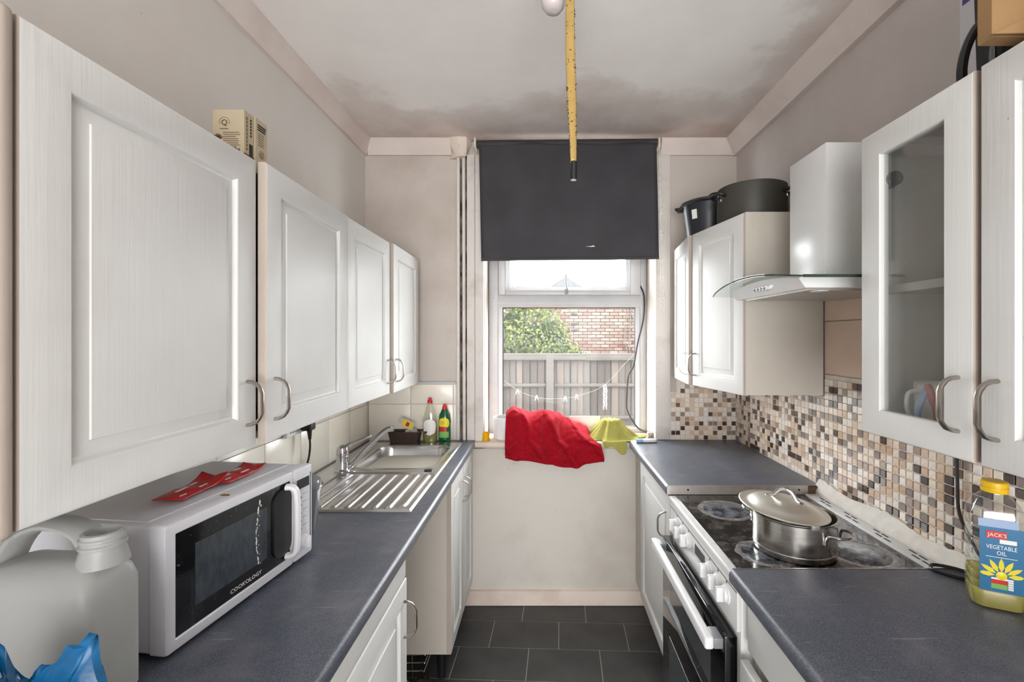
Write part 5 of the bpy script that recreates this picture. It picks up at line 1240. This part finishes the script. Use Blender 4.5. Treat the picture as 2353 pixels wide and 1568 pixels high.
# cup and ribbed pot on the sill
cu_ = thing('egg_cup', 'small bright yellow plastic cup on the left of the window sill', 'cup', (-0.312, 2.50, 0.893))
MB().lathe([(0.021, 0), (0.022, 0.002), (0.020, 0.018), (0.019, 0.022), (0.021, 0.046), (0.019, 0.046), (0.017, 0.022), (0, 0.020)], (0, 0, 0), 26, cap1=False).build('cup_body', M_trans('yellow_plastic', C(248, 200, 20), 0.3, 0.4, 0.05), cu_, local=True)
rp = thing('ribbed_pot', 'white ribbed plant pot beside the red towel on the sill', 'pot', (-0.212, 2.562, 0.893))
b = MB(); sg_ = 96; rs = []
for r, z in ((0.060, 0.0), (0.063, 0.004), (0.066, 0.108), (0.067, 0.112), (0.067, 0.122), (0.063, 0.122), (0.062, 0.100), (0.055, 0.010)):
    rs.append([((r+(0.0016 if (k // 2) % 2 and 0.003 < z < 0.109 and r > 0.0625 else 0))*math.cos(2*math.pi*k/sg_), (r+(0.0016 if (k // 2) % 2 and 0.003 < z < 0.109 and r > 0.0625 else 0))*math.sin(2*math.pi*k/sg_), z) for k in range(sg_)])
b.rings(rs); b.build('pot_body', m_white, rp, local=True)
# paper leaning behind the cloths
pp = MB().box(0.16, 0.335, 2.66, 2.664, 0.894, 1.00, M=Matrix.Translation((0, 0, 0))).build('paper_sheet', M_plain('plain_paper', C(238, 238, 238), 0.7, vary=0.03)); tag(pp, 'white sheet standing against the window behind the two cloths', 'paper')
# red towel
m_tow = M_trans('red_terry', C(188, 20, 40), 0.9, 0.34, 0.25, 60, 260, 0.6)
tw_ = thing('red_towel', 'red towel draped over the window sill', 'towel', (0.05, 2.5, 0.9))
topz = [(0.0, 1.045), (0.08, 1.066), (0.16, 1.052), (0.28, 1.035), (0.42, 1.045), (0.60, 1.035), (0.72, 1.00), (0.84, 0.975), (0.95, 0.955), (1.0, 0.915)]
botz = [(0.0, 0.820), (0.05, 0.812), (0.2, 0.805), (0.4, 0.792), (0.6, 0.770), (0.72, 0.768), (0.84, 0.790), (1.0, 0.802)]
def towel(u, v):
    # v: 0 behind, .18 top ridge, .62 sill edge, 1 bottom hem
    x0t, x1t = -0.208, 0.275
    x1 = interp([(0, 0.26), (0.18, 0.27), (0.45, 0.262), (0.60, 0.275), (0.70, 0.312), (1, 0.318)], v)
    x = -0.205+0.004*v+0.02*(v > 2)+(x1+0.205)*u
    zt, zb = interp(topz, u), interp(botz, u)
    if v < 0.18:
        t = v/0.18; y = 2.655-0.05*t; z = zt-0.10*(1-t)**2
        z = max(z, 0.90)
    elif v < 0.60:
        t = (v-0.18)/0.42; y = 2.605-0.152*t**0.9; kk = sst(0.45, 0.2, u); z = zt+(0.906-zt)*((0.35*t+0.65*t**2.2)*(1-kk)+(0.10*t+0.90*t**6)*kk)
    else:
        t = (v-0.60)/0.40; y = 2.453-0.020*min(1, t*3); z = 0.906+(zb-0.906)*t
    wr_ = mnoise.noise(Vector((u*4.5, v*2.0, 0)))*0.016+mnoise.noise(Vector((u*9+v*3, v*4, 4)))*0.016+(0.5-abs(mnoise.noise(Vector((u*8+v*5, v*6-u*3, 9)))))*0.016
    fold = 0.022*max(0, math.sin((u*3.2-v*1.1)*math.pi*2))**3*(1 if v > 0.25 else v*4)
    k = min(1.0, v*4)
    y -= abs(wr_)*k*0.9+fold*k; z += wr_*0.25*(1 if v < 0.9 else 0.3)
    return (x+wr_*0.25, y, z)
MB().grid(towel, 90, 70).build('cloth', m_tow, tw_, solid=0.004, sharp=80)
for u0 in (0.12, 0.42, 0.60):
    MB().tube([Vector(towel(u0, 0.12+0.88*i/40))-Vector((0, 0.0030, 0)) for i in range(41)], 0.0022, 5).build('woven_stripe', M_plain('dark_red_stripe', C(140, 10, 28), 0.9, vary=0.1) if u0 < 0.2 else bpy.data.materials['dark_red_stripe'], tw_)
MB().tube([Vector(towel(i/60, 1.0)) for i in range(61)], 0.004, 6).build('hem', m_tow, tw_)
# olive cloth
m_oli = M_trans('olive_cloth', C(186, 180, 96), 0.85, 0.22, 0.25, 14, 300, 0.4)
gc = thing('olive_cloth', 'olive-yellow cleaning cloth tented on the sill beside the red towel', 'cloth', (0.385, 2.55, 0.9))
ext = [(-180, 0.15), (-150, 0.185), (-120, 0.155), (-98, 0.175), (-75, 0.255), (-50, 0.175), (-20, 0.165), (0, 0.195), (30, 0.15), (90, 0.10), (150, 0.12), (180, 0.15)]
def olive(u, v):
    a = -180+360*u; rm = interp(ext, a); r = rm*v; ar = math.radians(a)
    fold = 1+0.12*v*math.sin(ar*7+1)+0.08*v*math.sin(ar*13+0.7)+0.10*v*mnoise.noise(Vector((math.cos(ar)*3, math.sin(ar)*3, 2)))
    dr = r*fold; cx, cy = 0.385, 2.580
    x = cx+dr*math.cos(ar)*1.02; y = cy+dr*math.sin(ar)*0.85
    top, r0 = 0.998, 0.052
    if r < r0: z = top-0.004*(r/r0)**2
    else:
        t = min(1, (r-r0)/0.085); z = top-0.004-(top-0.004-0.899)*(t**0.75)*(1.0 if t < 1 else 1)
    z += (0.007*math.sin(ar*9)+0.010*mnoise.noise(Vector((math.cos(ar)*5, math.sin(ar)*5, v*2))))*v*(1 if z > 0.915 else 0.3)
    z = max(z, 0.898)
    if y < 2.444:
        over = 2.444-y; y = 2.444-0.10*over; z = 0.899-over*0.95
    elif y > 2.665: y = 2.665
    x = min(x, 0.600 if y > 2.46 else 0.450)
    return (x, y, z+0.002*mnoise.noise(Vector((x*30, y*30, 0))))
MB().grid(olive, 120, 26).build('cloth', m_oli, gc, solid=0.0025, sharp=80)

# ------------------------------------------------------------------ hanging from the ceiling
pd = thing('pendant_lamp', 'bare frosted light bulb hanging from the ceiling at the top edge', 'lamp', (0.0275, 1.20, ZC))
MB().lathe([(0.045, 0), (0.045, -0.012), (0.03, -0.024), (0.008, -0.028), (0, -0.028)], (0, 0, 0), 24).build('ceiling_rose', m_white, pd, local=True)
MB().tube([(0, 0, -0.026), (0, 0, -0.075)], 0.0035, 8).build('flex', m_white, pd, local=True)
MB().lathe([(0.006, -0.07), (0.016, -0.080), (0.018, -0.110), (0.016, -0.118), (0, -0.118)], (0, 0, 0), 20).build('lamp_holder', m_white, pd, local=True)
BB = 2.319-ZC
MB().lathe([(0.012, -0.118), (0.015, -0.130), (0.024, BB+0.062), (0.0305, BB+0.042), (0.0315, BB+0.030), (0.029, BB+0.016), (0.021, BB+0.005), (0.010, BB+0.0006), (0, BB)], (0, 0, 0), 32, cap0=False, cap1=False).build('bulb', M_plain('pearl_bulb', C(206, 196, 196), 0.25, vary=0.03), pd, local=True)
fs = thing('fly_paper', 'yellow sticky fly strip speckled with flies, dangling from the ceiling', 'fly strip', (0.066, 1.15, ZC))
def strip(v):
    x = interp([(0, 0.064), (0.4, 0.067), (1, 0.079)], v); z = ZC-0.002-(ZC-1.905)*v; return Vector((x, 1.15, z))
m_fly = M_plain('sticky_yellow', C(176, 145, 82), 0.25, vary=0.12, vscale=30, spec=0.6)
def stripf(u, v):
    c = strip(v); w = interp([(0, 0.013), (0.75, 0.0125), (0.93, 0.010), (1, 0.0085)], v); a = math.pi*(0.10+0.80*u)+math.pi
    return (c.x+w*math.cos(a+0.5*math.sin(v*5)), c.y+0.55*w*math.sin(a), c.z)
MB().grid(stripf, 10, 60).build('sticky_strip', m_fly, fs, solid=0.0008)
MB().tube([strip(1.0)+Vector((0, 0, 0.004)), strip(1.0)+Vector((-0.001, 0, -0.042))], [0.0088, 0.0092], 18).build('cartridge', m_black, fs)
MB().lathe([(0.0075, 0), (0.0075, -0.0006), (0, -0.0006)], strip(1.0)+Vector((-0.001, 0, -0.0420)), 16).build('cartridge_end', m_wht, fs)
bmf = MB(); bmf.ball((0, 0, 0), (0.0012, 0.0009, 0.0022), 7); bmf.ball((0.0006, -0.0004, 0.0022), 0.0008, 6); bmf.poly([(0.0004, -0.001, 0.001), (0.0026, -0.0012, -0.003), (0.0008, -0.0014, -0.003)])
flym = bmf.mesh('fly', M_plain('dead_fly', C(52, 38, 20), 0.5, vary=0.2))
for i in range(95):
    u, v = R.random(), 0.05+0.9*R.random(); u = R.choice((u, u*0.15, 1-u*0.12)); p = Vector(stripf(u, v))-Vector((0.066, 1.15, ZC))
    inst('fly', flym, p+Vector((0, -0.0012, 0)), fs, (R.uniform(0, 6), R.uniform(0, 6), R.uniform(0, 6)), (R.uniform(.7, 1.3),)*3)
